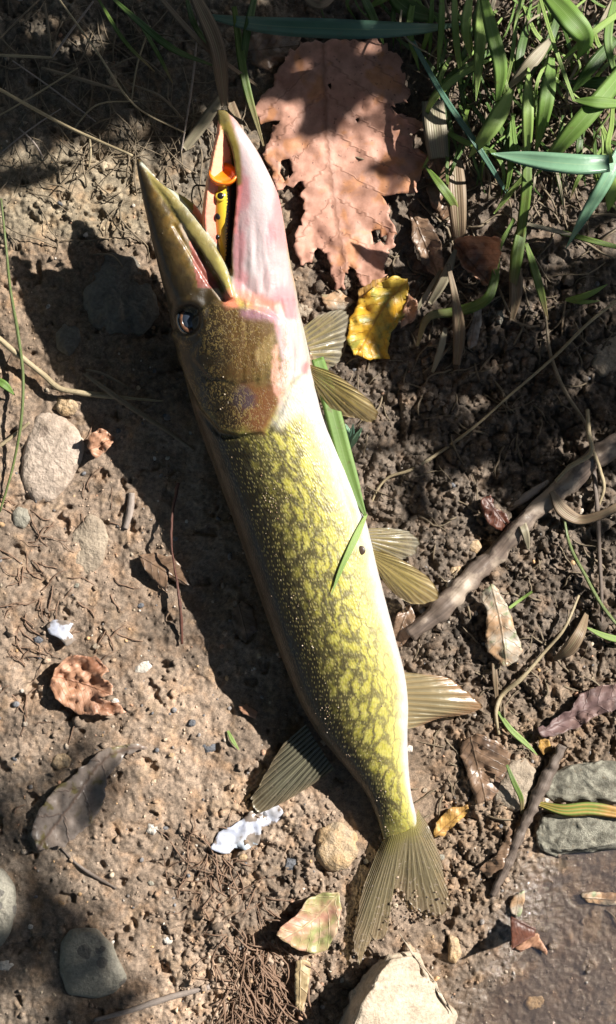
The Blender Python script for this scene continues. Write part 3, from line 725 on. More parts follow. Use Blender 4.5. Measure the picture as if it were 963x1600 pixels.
DUSK = fin_material('fin_dusky', (.13, .12, .075), (.095, .09, .065), (.20, .15, .09), .9, .45, 13)
TAIL = fin_material('fin_tail', (.25, .205, .115), (.225, .185, .11), (.32, .235, .155), .68, .95, 26, .2, .45, (.25, .215, .065))
fin('pectoral_fin', [(474, 512, 100), (482, 540, 96), (492, 566, 92)], [(500, 490, 98), (545, 484, 90), (549, 505, 80), (543, 535, 70), (531, 566, 64), (512, 578, 66)], CLEAR, 8, 1.3, seed=1, fray=.14)
fin('pectoral_fin', [(478, 568, 110), (482, 577, 108), (484, 590, 104)], [(520, 580, 122), (560, 609, 118), (590, 641, 108), (594, 655, 104), (588, 661, 100), (560, 655, 96), (525, 648, 92), (503, 632, 92)], OLIVE, 9, .6, seed=2, bow=8, fray=.06)
fin('pelvic_fin', [(574, 826, 60), (580, 842, 58), (584, 862, 54)], [(612, 824, 44), (650, 834, 36), (661, 848, 32), (652, 866, 30), (628, 876, 30), (600, 868, 36)], CLEAR, 8, .8, seed=3, fray=.14)
fin('pelvic_fin', [(580, 858, 72), (584, 870, 70), (586, 886, 66)], [(606, 864, 76), (652, 888, 66), (684, 918, 52), (689, 934, 48), (670, 946, 46), (636, 941, 46), (606, 918, 50), (594, 900, 56)], OLIVE, 9, .5, seed=4, bow=6, fray=.06)
fin('anal_fin', [(628, 1050, 58), (633, 1085, 54), (632, 1112, 50), (631, 1140, 46)], [(664, 1053, 48), (706, 1060, 38), (738, 1084, 30), (759, 1105, 24), (735, 1116, 24), (690, 1122, 28), (652, 1136, 34)], AMBER, 11, 1.0, seed=5, bow=5, fray=.08)
fin('dorsal_fin', [(478, 1132, 28), (498, 1165, 26), (524, 1205, 22)], [(440, 1165, 22), (402, 1230, 14), (387, 1262, 10), (396, 1272, 8), (430, 1262, 8), (472, 1238, 10), (516, 1206, 14)], DUSK, 13, 1.2, seed=6, bow=4, fray=.1)
fin('tail_fin', [(598, 1312, 16), (612, 1306, 28), (626, 1302, 32), (640, 1296, 31), (650, 1280, 25), (653, 1264, 18)],
    [(566, 1390, 16), (556, 1440, 16), (550, 1500, 14), (556, 1518, 12), (572, 1492, 12), (588, 1474, 12), (598, 1474, 12), (606, 1440, 10), (612, 1402, 10), (624, 1398, 9), (640, 1420, 8), (664, 1434, 8), (690, 1440, 9), (703, 1428, 10), (699, 1382, 14), (687, 1332, 16), (670, 1290, 16)], TAIL, 26, .45, n=220, m=34, fray=.12, seed=7)

# ------------------------------------------------------------------ lure in the gape
lure = empty('fishing_lure', P(352, 330, 150))
tag(lure, 'orange-mouthed yellow and black popper lure stuck inside the fish jaws', 'lure')
lp = np.array([(350, 286, 176), (350, 306, 174), (350, 340, 168), (350, 380, 158), (350, 410, 150)], float)
lr = [20, 19.5, 18, 15, 9]
n = 30; p_ = smooth_path(lp, n); rr = sp(np.linspace(0, 1, 5), lr, np.linspace(0, 1, n)); th_ = np.linspace(0, 2*np.pi, 28, endpoint=False)
rg = np.array([PA(p_[i, 0]+rr[i]*np.cos(th_), p_[i, 1]+0*th_, p_[i, 2]+rr[i]*np.sin(th_)) for i in range(n)])
t = NT('lure_paint'); uv = t.attr('luv').outputs['Vector']; sx = t.n('SeparateXYZ', {0: uv}); u, v = sx.outputs[0], sx.outputs[1]
sc = t.n('TexVoronoi', {'Vector': t.n('VectorMath', {0: uv, 1: (24.0, 26.0, 1.0)}, operation='MULTIPLY').outputs[0], 'Scale': 1.0}, feature='DISTANCE_TO_EDGE', voronoi_dimensions='2D').outputs['Distance']
c = t.mix(t.mapr(v, .40, .52), t.mix(u, (.75, .60, .05), (.80, .38, .03)), (.70, .55, .04))
c = t.mix(t.mapr(t.math('ADD', v, t.math('MULTIPLY', sc, .10)), .25, .29, 1, 0), c, (.035, .035, .03))
p = t.n('BsdfPrincipled', {'Base Color': c, 'Roughness': .2, 'Coat Weight': .8, 'Coat Roughness': .05}); LUREM = t.finish(p.outputs[0])
v_, f_ = loft_rings(rg); uu = np.repeat(np.linspace(0, 1, n), 28); vv = np.tile(th_/(2*np.pi), n)
ANG = np.tile(np.abs(((th_+np.pi) % (2*np.pi))-np.pi)/np.pi, n)     # 0 at the right flank .. 1 at the left
lb = mesh_obj('lure_body', v_, f_, LUREM, lure, uv=np.concatenate([np.stack([uu, ANG*.6], -1), [[0, .5], [1, .5]]]))
# concave orange mouth
rg = []
for q, (k, dz) in enumerate([(1.08, -3), (1.1, 2), (1.04, 4), (.8, -1), (.5, -6), (.2, -8)]):
    rg.append(PA(349+20.5*k*np.cos(th_), 273-dz*.8-15*np.sin(th_)*k, 205+dz*.9-6*np.sin(th_)*k))
v_, f_ = loft_rings(np.array(rg))
t = NT('lure_orange'); p = t.n('BsdfPrincipled', {'Base Color': (.95, .20, .01, 1), 'Roughness': .25, 'Coat Weight': .6}); ORG = t.finish(p.outputs[0])
mouth = mesh_obj('lure_mouth', v_, f_, ORG, lure)
def tube(path, rad, n=24, m=8, wig=0.0, seed=0):
    """tube along (px, py, z) points; returns verts, faces, uv"""
    p = smooth_path(path, n); r = sp(np.linspace(0, 1, len(rad)), rad, np.linspace(0, 1, n)) if len(rad) > 1 else np.full(n, rad[0])
    tg = np.gradient(p, axis=0); tg /= np.linalg.norm(tg, axis=1)[:, None]+1e-9
    up = np.where(np.abs(tg[:, 2:3]) > .9, np.array([[1., 0, 0]]), np.array([[0, 0, 1.]])); s1 = np.cross(tg, up); s1 /= np.linalg.norm(s1, axis=1)[:, None]; s2 = np.cross(s1, tg)
    th = np.linspace(0, 2*np.pi, m, endpoint=False)
    rr_ = r[:, None]*(1+wig*2*(fbm(np.arange(n)[:, None]*.35+seed*13.1+0*th[None], 2.2*np.cos(th)[None]+seed+0*np.arange(n)[:, None], 7, 2)-.5))
    q = p[:, None, :] + (np.cos(th)[None, :, None]*s1[:, None, :] + np.sin(th)[None, :, None]*s2[:, None, :])*rr_[..., None]
    rg = PA(q[..., 0], q[..., 1], q[..., 2]); v, f = loft_rings(rg)
    uv = np.stack([np.repeat(np.linspace(0, 1, n), m), np.tile(th/(2*np.pi), n)], -1)
    return v, f, np.concatenate([uv, [[0, 0], [1, 0]]])
BLACK = plain('black_metal', (.02, .018, .016), .35, Metallic=.7)
v_, f_, u_ = tube([(349, 285, 184), (350, 274, 192), (351, 268, 196), (346, 274, 199)], [1.6], 16, 6); mesh_obj('line_tie', v_, f_, BLACK, lure)
v_, f_, u_ = tube([(352, 270, 195), (350, 235, 206), (350, 205, 212), (349, 192, 216)], [.7], 16, 5); mesh_obj('fishing_line', v_, f_, plain('line', (.25, .2, .16), .3), lure)
v_, f_, u_ = tube([(332, 292, 165), (318, 290, 158), (304, 291, 155), (300, 303, 152), (302, 318, 150), (309, 324, 151), (313, 318, 152)], [1.5, 1.4, 1.2, .6], 30, 6); mesh_obj('hook', v_, f_, BLACK, lure)
SPOT = plain('lure_spot', (.012, .01, .01), .25); RIM = plain('lure_eye_ring', (.75, .55, .05), .25)
for (sx_, sy_, zz_, rr2) in ((345, 306, 195.5, 5.2), (341, 338, 184.0, 5.0), (340, 370, 174, 3.5)):
    if sy_ == 306:
        v_, f_ = ellipsoid(P(sx_, sy_, zz_-1.2), (8*S, 8*S, 2.6*S), 10, 18); mesh_obj('eye_ring', v_, f_, RIM, lure)
    v_, f_ = ellipsoid(P(sx_, sy_, zz_), (rr2*S, rr2*S, 2.6*S), 10, 18); mesh_obj('lure_spot', v_, f_, SPOT, lure)

# sand grains and mud specks stuck on the wet skin and tail
R = np.random.default_rng(5); V = []; F = []; C4 = []; k = 0
def grain(px, py, z, r, c):
    global k
    v = I0[0]*(1+.5*(R.random((12, 1))-.5))*r*np.array([1, R.uniform(.6, 1.2), .7])
    V.append(PA(px+v[:, 0], py+v[:, 1], z+v[:, 2])); F.append(I0[1]+12*k); C4.append(np.tile(c, (12, 1))); k += 1
GR = [A_([.40, .33, .25]), A_([.32, .25, .18]), A_([.16, .11, .07]), A_([.30, .22, .15])]
for (cx_, cy_, sx_, sy_, n_) in [(470, 1010, 14, 60, 16), (505, 1110, 10, 14, 14), (505, 1130, 14, 40, 10), (545, 1180, 6, 8, 10), (430, 780, 14, 16, 26), (560, 1120, 30, 60, 12), (600, 1290, 10, 22, 30), (480, 900, 40, 60, 5), (350, 640, 30, 30, 8), (420, 800, 22, 90, 12)]:
    for _ in range(n_):
        a, b = R.normal(cx_, sx_), R.normal(cy_, sy_); z = on_fish(a, b)
        if z is not None: grain(a, b, z+.3, R.uniform(.6, 1.7), GR[R.integers(3 if cy_ != 780 else 1, 4) if cy_ == 780 else R.integers(0, 3)])
for _ in range(420):
    a, b = R.uniform(548, 705), R.uniform(1330, 1520)
    wgt = .25 + ss(70, 10, np.hypot((a-632)*.8, b-1420)) + .6*ss(30, 5, abs(b-1440-(a-620)*.05))*(a > 610)
    if R.random() < wgt and poly_sd(np.array([a]), np.array([b]), [(600, 1330), (655, 1290), (704, 1425), (690, 1445), (640, 1430), (606, 1445), (556, 1520), (548, 1500), (562, 1400)])[0] < 4:
        grain(a, b, float(gz(a, b))+R.uniform(4, 15), R.uniform(.8, 3.4), [A_([.22, .165, .12]), A_([.30, .23, .17]), A_([.15, .11, .08])][R.integers(3)])
o = mesh_obj('sand_grains', np.concatenate(V), np.concatenate(F)[:, ::-1], SOIL, fish, smooth=False, attrs={'Col': np.concatenate(C4), 'wet': np.full(12*k, .3)}); o['kind'] = 'stuff'

# small teeth at the snout tip and along the far mandible
TOOTH = plain('tooth', (.62, .50, .42), .3)
for (a, b, z, dx, dy) in [(238, 272, 192, 5, 4), (244, 279, 190, 5, 5), (250, 287, 189, 6, 5), (233, 267, 193, 4, 4), (256, 294, 187, 5, 5)]:
    v_, f_, u_ = tube([(a-3, b, z), (a+dx*.5, b+dy*.5, z-1), (a+dx, b+dy, z-4)], [2.2, 1.5, .3], 6, 6); mesh_obj('tooth', v_, f_, TOOTH, fish)

# dark vent spot on the white belly
vz = on_fish(564, 860) or 110
v_, f_ = ellipsoid(P(564, 860, vz), (7*S, 7*S, 2.2*S), 10, 18); mesh_obj('vent', v_, f_, plain('vent_brown', (.05, .03, .018), .4), fish)

# ------------------------------------------------------------------ stones
def densify(pts, step, jag, seed):
    pts = np.asarray(pts, float); out = []
    for i in range(len(pts)):
        a, b = pts[i], pts[(i+1) % len(pts)]; n = max(1, int(np.hypot(*(b-a))/step))
        for k in range(n): out.append(a+(b-a)*k/n)
    out = np.array(out)
    if jag:
        out[:, 0] += jag*2*(fbm(out[:, 0]/9+seed, out[:, 1]/9, 400+seed, 3)-.5)*2; out[:, 1] += jag*2*(fbm(out[:, 0]/9, out[:, 1]/9+seed, 430+seed, 3)-.5)*2
    return out
def stone(label, outline, height, mat, cat='stone', sink=6, pw=.55, rough=2.5, seed=0, ztop=None, group=None, name='stone', tilt=(0, 0), lean=(0, 0)):
    o = np.asarray(outline, float); c = o.mean(0); nth = 72; nph = 22
    ang = np.linspace(0, 2*np.pi, nth, endpoint=False)
    d = densify(o, 2, 0, 0); da = np.arctan2(d[:, 1]-c[1], d[:, 0]-c[0]) % (2*np.pi); dr = np.hypot(d[:, 1]-c[1], d[:, 0]-c[0])
    k = np.argsort(da); rad = np.interp(ang, np.r_[da[k]-2*np.pi, da[k], da[k]+2*np.pi], np.tile(dr[k], 3))
    rad = (rad*2+np.roll(rad, 1)+np.roll(rad, -1))/4
    g = float(np.mean(gz(c[0]+rad*.8*np.cos(ang), c[1]+rad*.8*np.sin(ang))))
    rg = []
    for i in range(nph):
        ph = -math.pi*.35 + (math.pi*.5+math.pi*.35)*i/(nph-1)
        cr_ = max(math.cos(ph), 0)**pw; sz = math.copysign(abs(math.sin(ph))**.8, math.sin(ph))
        x = c[0]+rad*cr_*np.cos(ang)+lean[0]*max(sz, 0); y = c[1]+rad*cr_*np.sin(ang)+lean[1]*max(sz, 0)
        z = g - sink + height*sz + tilt[0]*(x-c[0]) + tilt[1]*(y-c[1])
        nn = rough*2*(fbm(x/20+seed*3, y/20+z/15, 500+seed, 4)-.5)*2
        rg.append(PA(x+nn*np.cos(ang)*.6, y+nn*np.sin(ang)*.6, z+nn*.8*(i/(nph-1))))
    v, f = loft_rings(np.array(rg))
    return tag(mesh_obj(name, v, f, mat), label, cat, group)
M_PALE = stone_material('stone_pale', (.42, .335, .27), (.35, .275, .215), (.20, .15, .115), 45, mudf=.3)
M_CREAM = stone_material('stone_cream', (.46, .38, .29), (.37, .295, .215), None, 55, mudf=.6)
M_TAN = stone_material('stone_tan', (.33, .265, .195), (.26, .205, .15), None, 60, mudf=.45)
M_GREY = stone_material('stone_grey', (.27, .25, .20), (.20, .185, .15), (.10, .09, .08), 60, mudf=.25)
M_DARK = stone_material('stone_dark', (.19, .165, .13), (.12, .105, .085), None, 60, mudf=.7)
M_OCHRE = stone_material('stone_ochre', (.44, .29, .15), (.38, .30, .21), None, 70)
M_MOSS = stone_material('stone_lichen', (.36, .34, .27), (.14, .13, .10), None, 210, .9, mudf=.5)
M_WHITE = stone_material('stone_white', (.66, .60, .52), (.52, .46, .40), None, 80, mudf=.2)
M_SLATE = stone_material('stone_slate', (.10, .105, .12), (.15, .15, .16), None, 80, mudf=.15)
stone('pale oval stone with brown specks on the dry clay', [(62, 640), (92, 645), (118, 668), (135, 690), (128, 725), (108, 760), (80, 786), (52, 785), (36, 762), (32, 725), (40, 680)], 15, M_PALE, seed=1, rough=3, pw=.34, sink=4)
stone('half-buried tan stone below the speckled pale stone', [(140, 800), (160, 812), (170, 840), (160, 880), (140, 900), (118, 898), (104, 872), (112, 835)], 9, M_TAN, seed=2, sink=3)
stone('dark rounded stone in the shadow beside the fish head', [(170, 396), (215, 400), (244, 440), (248, 490), (225, 520), (170, 526), (138, 505), (132, 460), (145, 420)], 17, M_DARK, seed=3, rough=6, pw=.7)
stone('small dark stone in the shadow below the larger dark stone', [(100, 505), (126, 512), (128, 540), (108, 560), (88, 545), (88, 520)], 14, M_DARK, seed=4)
def hull_stone(label, pts, mat, seed=0, rough=2.5, g0=0):
    bm = _bm.new()
    for a, b, z in pts: bm.verts.new((a, -b, z+g0))
    r = _bm.ops.convex_hull(bm, input=bm.verts); _bm.ops.delete(bm, geom=list({g for g in r['geom_interior'] if isinstance(g, _bm.types.BMVert)}), context='VERTS')
    _bm.ops.bevel(bm, geom=list(bm.edges), offset=6, segments=2, profile=.6, affect='EDGES')
    _bm.ops.triangulate(bm, faces=bm.faces); _bm.ops.subdivide_edges(bm, edges=bm.edges, cuts=3, use_grid_fill=True); _bm.ops.smooth_vert(bm, verts=bm.verts, factor=.5, use_axis_x=True, use_axis_y=True, use_axis_z=True)
    _bm.ops.triangulate(bm, faces=bm.faces); bm.normal_update(); bm.verts.index_update()
    v = np.array([tuple(w.co) for w in bm.verts]); n = np.array([tuple(w.normal) for w in bm.verts]); f = [tuple(w.index for w in fc.verts) for fc in bm.faces]; bm.free()
    v = v + n*(rough*2*(fbm(v[:, 0]/16+seed+v[:, 2]/14, v[:, 1]/16, 520+seed, 4)-.5)*2)[:, None]
    return tag(mesh_obj('stone', PA(v[:, 0], -v[:, 1], v[:, 2]), f, mat), label, 'stone')
hull_stone('big cream angular stone below the tail fin', [(612, 1492, 58), (582, 1540, 82), (552, 1600, 92), (540, 1670, 88), (650, 1494, 34), (672, 1530, 30), (708, 1582, 14), (704, 1680, 10), (524, 1612, -10), (548, 1545, -10), (590, 1500, -10), (655, 1490, -14), (714, 1585, -14), (712, 1690, -14), (515, 1690, -14), (600, 1700, 70)], M_CREAM, 5, 4)
stone('grey-brown squarish stone sunk in the mud near the dry roots', [(112, 1450), (150, 1448), (178, 1478), (200, 1530), (180, 1552), (150, 1560), (105, 1556), (92, 1520), (94, 1475)], 30, M_GREY, seed=6, pw=.45, rough=2)
stone('smooth grey stone cut off by the bank edge under the muddy leaf', [(-30, 1350), (5, 1356), (26, 1385), (28, 1430), (14, 1465), (-5, 1485), (-40, 1480), (-50, 1400)], 28, M_GREY, seed=7)
stone('ochre lump of stone crusted with mud beside the tail', [(500, 1292), (530, 1284), (555, 1300), (562, 1330), (545, 1355), (515, 1362), (494, 1340), (492, 1312)], 20, M_OCHRE, seed=8, rough=4)
stone('cream stone next to the dark thin stick', [(798, 1186), (822, 1184), (838, 1200), (836, 1235), (822, 1262), (800, 1270), (776, 1262), (768, 1240), (780, 1210)], 20, M_TAN, seed=9, rough=3.5)
hull_stone('large lichen-grey stone above the green-orange blade', [(845, 1215, 10), (900, 1196, 22), (960, 1188, 24), (1010, 1196, 20), (1010, 1240, 16), (950, 1250, 12), (880, 1248, 10), (840, 1238, 4), (838, 1230, -14), (1015, 1190, -14), (1015, 1256, -14), (860, 1256, -14), (880, 1196, -14)], M_MOSS, 10, 2.5)
hull_stone('long lichen-grey stone at the edge of the puddle', [(848, 1280, 14), (900, 1272, 22), (970, 1274, 20), (1015, 1290, 12), (1000, 1312, 8), (930, 1320, 8), (870, 1330, 6), (838, 1322, 2), (836, 1300, 8), (832, 1318, -18), (1020, 1285, -18), (1010, 1322, -18), (870, 1340, -18), (845, 1272, -18)], M_MOSS, 11, 2.5)
stone('round ochre pebble between the pelvic fins and the stick', [(735, 842), (748, 844), (754, 856), (745, 866), (734, 862), (730, 852)], 11, M_OCHRE, seed=12, name='pebble', cat='pebble', rough=1)
stone('yellowish pebble beside the muddy root', [(706, 884), (720, 883), (726, 895), (716, 905), (703, 903), (700, 893)], 10, M_OCHRE, seed=13, name='pebble', cat='pebble', rough=1)
stone('white pebble touching the yellowish pebble', [(698, 905), (710, 906), (712, 918), (704, 924), (696, 918)], 9, M_WHITE, seed=14, name='pebble', cat='pebble', rough=1)
stone('white glossy pebble above the crinkled orange leaf', [(224, 1032), (236, 1030), (238, 1042), (228, 1052), (208, 1052), (210, 1042)], 8, M_WHITE, seed=15, name='pebble', cat='pebble', rough=1)
stone('tan pebble above the muddy grey leaf', [(88, 1178), (104, 1176), (114, 1186), (108, 1200), (90, 1204), (80, 1194)], 12, M_OCHRE, seed=16, name='pebble', cat='pebble')
stone('dark blue-grey pebble below the long shell piece', [(446, 1340), (462, 1342), (468, 1352), (456, 1362), (442, 1358)], 11, M_SLATE, seed=17, name='pebble', cat='pebble', rough=2)
stone('ochre knobbly pebble right of the tail tip', [(700, 1456), (716, 1466), (722, 1490), (712, 1508), (700, 1500), (702, 1478)], 14, M_OCHRE, seed=18, name='pebble', cat='pebble')
stone('flat white-grey pebble beside the sunken grey stone', [(0, 1500), (16, 1498), (24, 1508), (14, 1518), (-2, 1516)], 8, M_WHITE, seed=19, name='pebble', cat='pebble', rough=1)
stone('yellow flat pebble lying in the wet mud', [(826, 1558), (848, 1554), (858, 1566), (848, 1580), (828, 1578), (820, 1568)], 9, M_OCHRE, seed=20, name='pebble', cat='pebble')
stone('pale pebble with dark base in the clay', [(232, 1286), (250, 1284), (254, 1296), (240, 1306), (228, 1300)], 8, M_WHITE, seed=21, name='pebble', cat='pebble')
stone('dark wet pebble in the clay by the dorsal fin tip', [(318, 1152), (336, 1154), (336, 1172), (322, 1178), (312, 1166)], 7, M_SLATE, seed=22, name='pebble', cat='pebble')
stone('brown clod above the pale speckled stone', [(92, 622), (112, 620), (120, 634), (114, 648), (96, 650), (86, 636)], 16, M_OCHRE, seed=23, rough=4, name='clod', cat='clod')
stone('round grey pebble left of the tan buried stone', [(28, 790), (44, 794), (50, 812), (38, 828), (22, 822), (18, 802)], 13, M_GREY, seed=24, name='pebble', cat='pebble')
stone('tan stone under the eroded edge of the pink leaf', [(462, 476), (480, 472), (490, 484), (480, 498), (464, 496)], 12, M_TAN, seed=25, name='pebble', cat='pebble')
stone('pale tan stone in the shade by the right straw', [(925, 540), (960, 520), (985, 540), (975, 580), (940, 590), (922, 570)], 14, M_TAN, seed=26)
stone('grey pebble in the dark soil under the curled leaf', [(776, 484), (786, 482), (790, 500), (782, 510), (774, 500)], 10, M_GREY, seed=27, name='pebble', cat='pebble')
for i, (x, y) in enumerate([(300, 700), (262, 872), (180, 1096), (268, 1180), (300, 1130), (345, 1500), (236, 1380), (262, 1470), (380, 1340), (220, 946), (664, 1235), (690, 1340), (668, 1400), (730, 1390), (60, 1000), (150, 1010), (120, 915), (640, 1170), (585, 1380)]):
    PL = ['in the fish shadow below the bent straw', 'just above the glossy brown leaf', 'below the tip of the crinkled orange leaf', 'right of the muddy grey leaf stem', 'beside the shadow edge above the dorsal fin', 'left of the fibrous root tangle', 'between muddy leaf and root tangle', 'right of the sunken grey stone', 'under the long shell piece', 'below the glossy brown leaf tip', 'between tail base and plastered brown leaf', 'below the yellow-orange leaf scrap', 'right of the tail lobe', 'left of the wet mud below the dark stick', 'left of the small shell fragment', 'between shell fragment and red stem', 'under the half-buried tan stone', 'right of the tail stem below the anal fin', 'between tail lobe and ochre lump']
    r = 5+3*((i*37) % 10)/10; a = np.linspace(0, 6.28, 8)[:-1]
    stone(['tan', 'grey', 'white', 'ochre', 'slate'][i % 5] + ' small pebble ' + PL[i], np.stack([x+r*(1+.25*np.sin(a*2+i))*np.cos(a), y+r*.85*np.sin(a)], -1), r*.9, [M_TAN, M_GREY, M_WHITE, M_OCHRE, M_SLATE][i % 5], name='pebble', cat='pebble', sink=2, rough=.8, seed=40+i, group='small pebbles pressed into the mud')

# ------------------------------------------------------------------ fallen leaves
def leaf(label, outline, mid, mat, z0=4, curl=0, ripple=3, edge=0, seed=0, jag=2.0, fold=None, cat='leaf', name='leaf', hug=.5, thick=1.2, step=5, holes=(), zfn=None, group=None, rs=28):
    """outline in pixels, mid = midrib polyline (stem end first); z0 height over ground; edge lifts the rim; fold=(line, slope)"""
    o = densify(outline, 4, jag, seed)
    x0, y0 = o.min(0); x1, y1 = o.max(0)
    gx, gy = np.meshgrid(np.arange(x0, x1, step), np.arange(y0, y1, step)); gx = gx.ravel()+RNG.uniform(-1, 1, gx.size); gy = gy.ravel()+RNG.uniform(-1, 1, gy.size)
    keep = poly_sd(gx, gy, o) < -2
    hl = [densify(hh, 3, 1.0, seed+3) for hh in holes]
    for hh in hl: keep &= poly_sd(gx, gy, hh) > 2
    pts = [Vector((a, b)) for a, b in o]; edges = [(i, (i+1) % len(o)) for i in range(len(o))]
    n0 = len(pts)
    for hh in hl:
        k = len(pts); pts += [Vector((a, b)) for a, b in hh]; edges += [(k+i, k+(i+1) % len(hh)) for i in range(len(hh))]
    pts += [Vector((a, b)) for a, b in zip(gx[keep], gy[keep])]
    rv, re, rf, *_ = delaunay_2d_cdt(pts, edges, [], 1, 1e-4)
    v2 = np.array([tuple(p) for p in rv]); rf = [tuple(q) for q in rf]
    cen = np.array([v2[list(q)].mean(0) for q in rf]); ok = poly_sd(cen[:, 0], cen[:, 1], o) < 0
    for hh in hl: ok &= poly_sd(cen[:, 0], cen[:, 1], hh) > 0
    rf = [q for q, k in zip(rf, ok) if k]
    x, y = v2[:, 0], v2[:, 1]
    m = smooth_path([(a, b, 0) for a, b in mid], 40)[:, :2]
    d2 = (x[:, None]-m[None, :, 0])**2+(y[:, None]-m[None, :, 1])**2; k = d2.argmin(1); u = k/39.0
    tg = np.gradient(m, axis=0); sgn = np.sign(tg[k, 0]*(y-m[k, 1]) - tg[k, 1]*(x-m[k, 0])); ln = np.sqrt(((m[-1]-m[0])**2).sum())
    vlat = sgn*np.sqrt(d2.min(1))/(ln*.5+1e-6)
    sd = -poly_sd(x, y, o); hw = max(sd.max(), 1)
    g = gz(x, y); gs = float(np.percentile(g, 75))
    z = g*hug + gs*(1-hug) + z0 + curl*np.abs(vlat)**1.5 + ripple*2*(fbm(x/rs+seed, y/rs, 600+seed, 3)-.5)*2 + edge*np.clip(1-sd/hw*1.6, 0, 1)**2
    z += 1.5*np.cos(u*7*2*np.pi*1.0 - np.abs(vlat)*9)*np.clip(np.abs(vlat)*3, 0, 1)*.6
    if zfn is not None: z = z + zfn(x, y, u, vlat)
    z = np.maximum(z, g+(3.0 if hug < .3 else .8))
    up = PA(x, y, z+thick/2); dn = PA(x, y, z-thick/2); n = len(x)
    ec = {}
    for q in rf:
        for a, b in zip(q, q[1:]+q[:1]): ec[(a, b)] = 1
    fo = [q[::-1] for q in rf] + [tuple(i+n for i in q) for q in rf]
    for (a, b) in ec:
        if (b, a) not in ec: fo.append((a, b, b+n, a+n))
    uv = np.stack([u, vlat], -1)
    ob = mesh_obj(name, np.concatenate([up, dn]), fo, mat, uv=np.concatenate([uv, uv]))
    return tag(ob, label, cat, group)
L_PINK = leaf_material('leaf_pink', (.56, .30, .22), (.42, .22, .155), (.52, .24, .12), (.26, .125, .08), .62, 1.0, 40, .12, .6)
L_YEL = leaf_material('leaf_yellow', (.72, .40, .035), (.62, .44, .07), (.36, .33, .07), (.42, .20, .03), .4, 1.3, 75, .25, .3)
L_RUST = leaf_material('leaf_rust', (.42, .22, .13), (.52, .30, .20), (.30, .14, .08), (.26, .12, .07), .5, 1.2, 60, .15)
L_BROWN = leaf_material('leaf_brown', (.20, .13, .085), (.27, .17, .11), (.13, .085, .06), (.12, .075, .045), .38, 1.0, 60, .12)
L_DRED = leaf_material('leaf_dark_red', (.085, .03, .018), (.13, .045, .026), None, (.05, .02, .015), .45, 1.0, 70, .15)
L_PURP = leaf_material('leaf_purple', (.17, .105, .10), (.24, .15, .13), (.12, .075, .07), (.12, .075, .07), .55, 1.0, 60, .1)
L_MUD = leaf_material('leaf_muddy', (.24, .20, .175), (.30, .24, .20), (.17, .14, .06), (.15, .10, .075), .35, .7, 60, .05)
L_PGRN = leaf_material('leaf_pink_green', (.50, .27, .19), (.36, .37, .15), (.56, .40, .26), (.48, .38, .22), .45, 1.0, 60, .2, .15)
L_CREAM = leaf_material('leaf_cream', (.48, .30, .17), (.44, .39, .32), (.30, .34, .20), (.30, .22, .14), .45, 1.0, 70, .2)
L_GREY = leaf_material('leaf_grey', (.30, .27, .24), (.24, .21, .19), None, (.17, .14, .12), .55, 1.0, 70, .15)
L_ORNG = leaf_material('leaf_orange', (.56, .33, .09), (.46, .26, .08), None, (.30, .15, .05), .45, 1.0, 80, .2)
leaf('large pink-brown lobed dry leaf spread flat beside the fish jaw', [(470, 66), (520, 62), (590, 62), (625, 90), (640, 150), (610, 170), (662, 190), (668, 200), (640, 212), (668, 250), (648, 300), (600, 308), (612, 340), (618, 385), (602, 400), (602, 432), (580, 452), (566, 446), (545, 415), (540, 455), (520, 448), (515, 400), (497, 385), (478, 415), (468, 412), (462, 385), (475, 330), (472, 285), (444, 290), (432, 292), (410, 240), (432, 188), (408, 190), (396, 178), (400, 160), (432, 120), (440, 100)],
     [(506, 62), (508, 130), (512, 210), (522, 300), (545, 440)], L_PINK, z0=16, ripple=5, edge=3, seed=1, jag=4.5, hug=.25, step=5,
     holes=[[(440, 252), (452, 248), (456, 266), (446, 284), (438, 270)], [(580, 362), (594, 358), (596, 376), (584, 382)], [(450, 262), (458, 270), (452, 280)], [(592, 372), (604, 368), (602, 384)], [(556, 186), (562, 184), (560, 192)], [(512, 132), (518, 130), (516, 140)]], rs=45)
leaf('bright yellow crumpled leaf behind the upper pectoral fin', [(560, 470), (590, 442), (612, 432), (640, 434), (638, 470), (628, 500), (612, 520), (606, 548), (610, 560), (580, 562), (552, 556), (542, 530), (546, 500)], [(642, 432), (600, 480), (560, 552)], L_YEL, z0=16, ripple=7, edge=5, seed=2, jag=2.2, hug=.2, rs=24, step=4, zfn=lambda x, y, u, v: 10*np.sin((x+y*.6)/22))
leaf('curled orange leaf edge just behind the yellow leaf', [(560, 452), (590, 436), (606, 430), (600, 442), (572, 468), (556, 478)], [(556, 476), (605, 432)], L_ORNG, z0=30, ripple=4, seed=3, step=4)
leaf('rust-brown rolled leaf to the right of the yellow leaf', [(638, 462), (650, 470), (654, 488), (644, 502), (626, 512), (628, 496)], [(636, 464), (640, 508)], L_RUST, z0=18, curl=16, seed=4, step=4)
leaf('cupped pinkish dry leaf at the foot of the grass', [(708, 372), (745, 368), (780, 372), (784, 390), (772, 430), (766, 452), (752, 440), (724, 416), (710, 396)], [(708, 376), (768, 448)], L_RUST, z0=16, curl=60, ripple=9, edge=10, seed=5, step=4, rs=16, jag=3)
leaf('long dark folded leaf between the pink leaf and the straw', [(640, 330), (668, 340), (690, 380), (694, 420), (684, 438), (660, 410), (644, 372)], [(645, 332), (686, 434)], L_BROWN, z0=14, curl=30, ripple=5, seed=6, step=4)
leaf('pointed brown leaf against the belly at the lower end of the stick', [(640, 944), (650, 962), (646, 990), (628, 1010), (613, 1014), (612, 985), (622, 958)], [(640, 944), (616, 1012)], L_BROWN, z0=12, curl=18, seed=7, jag=1, step=4)
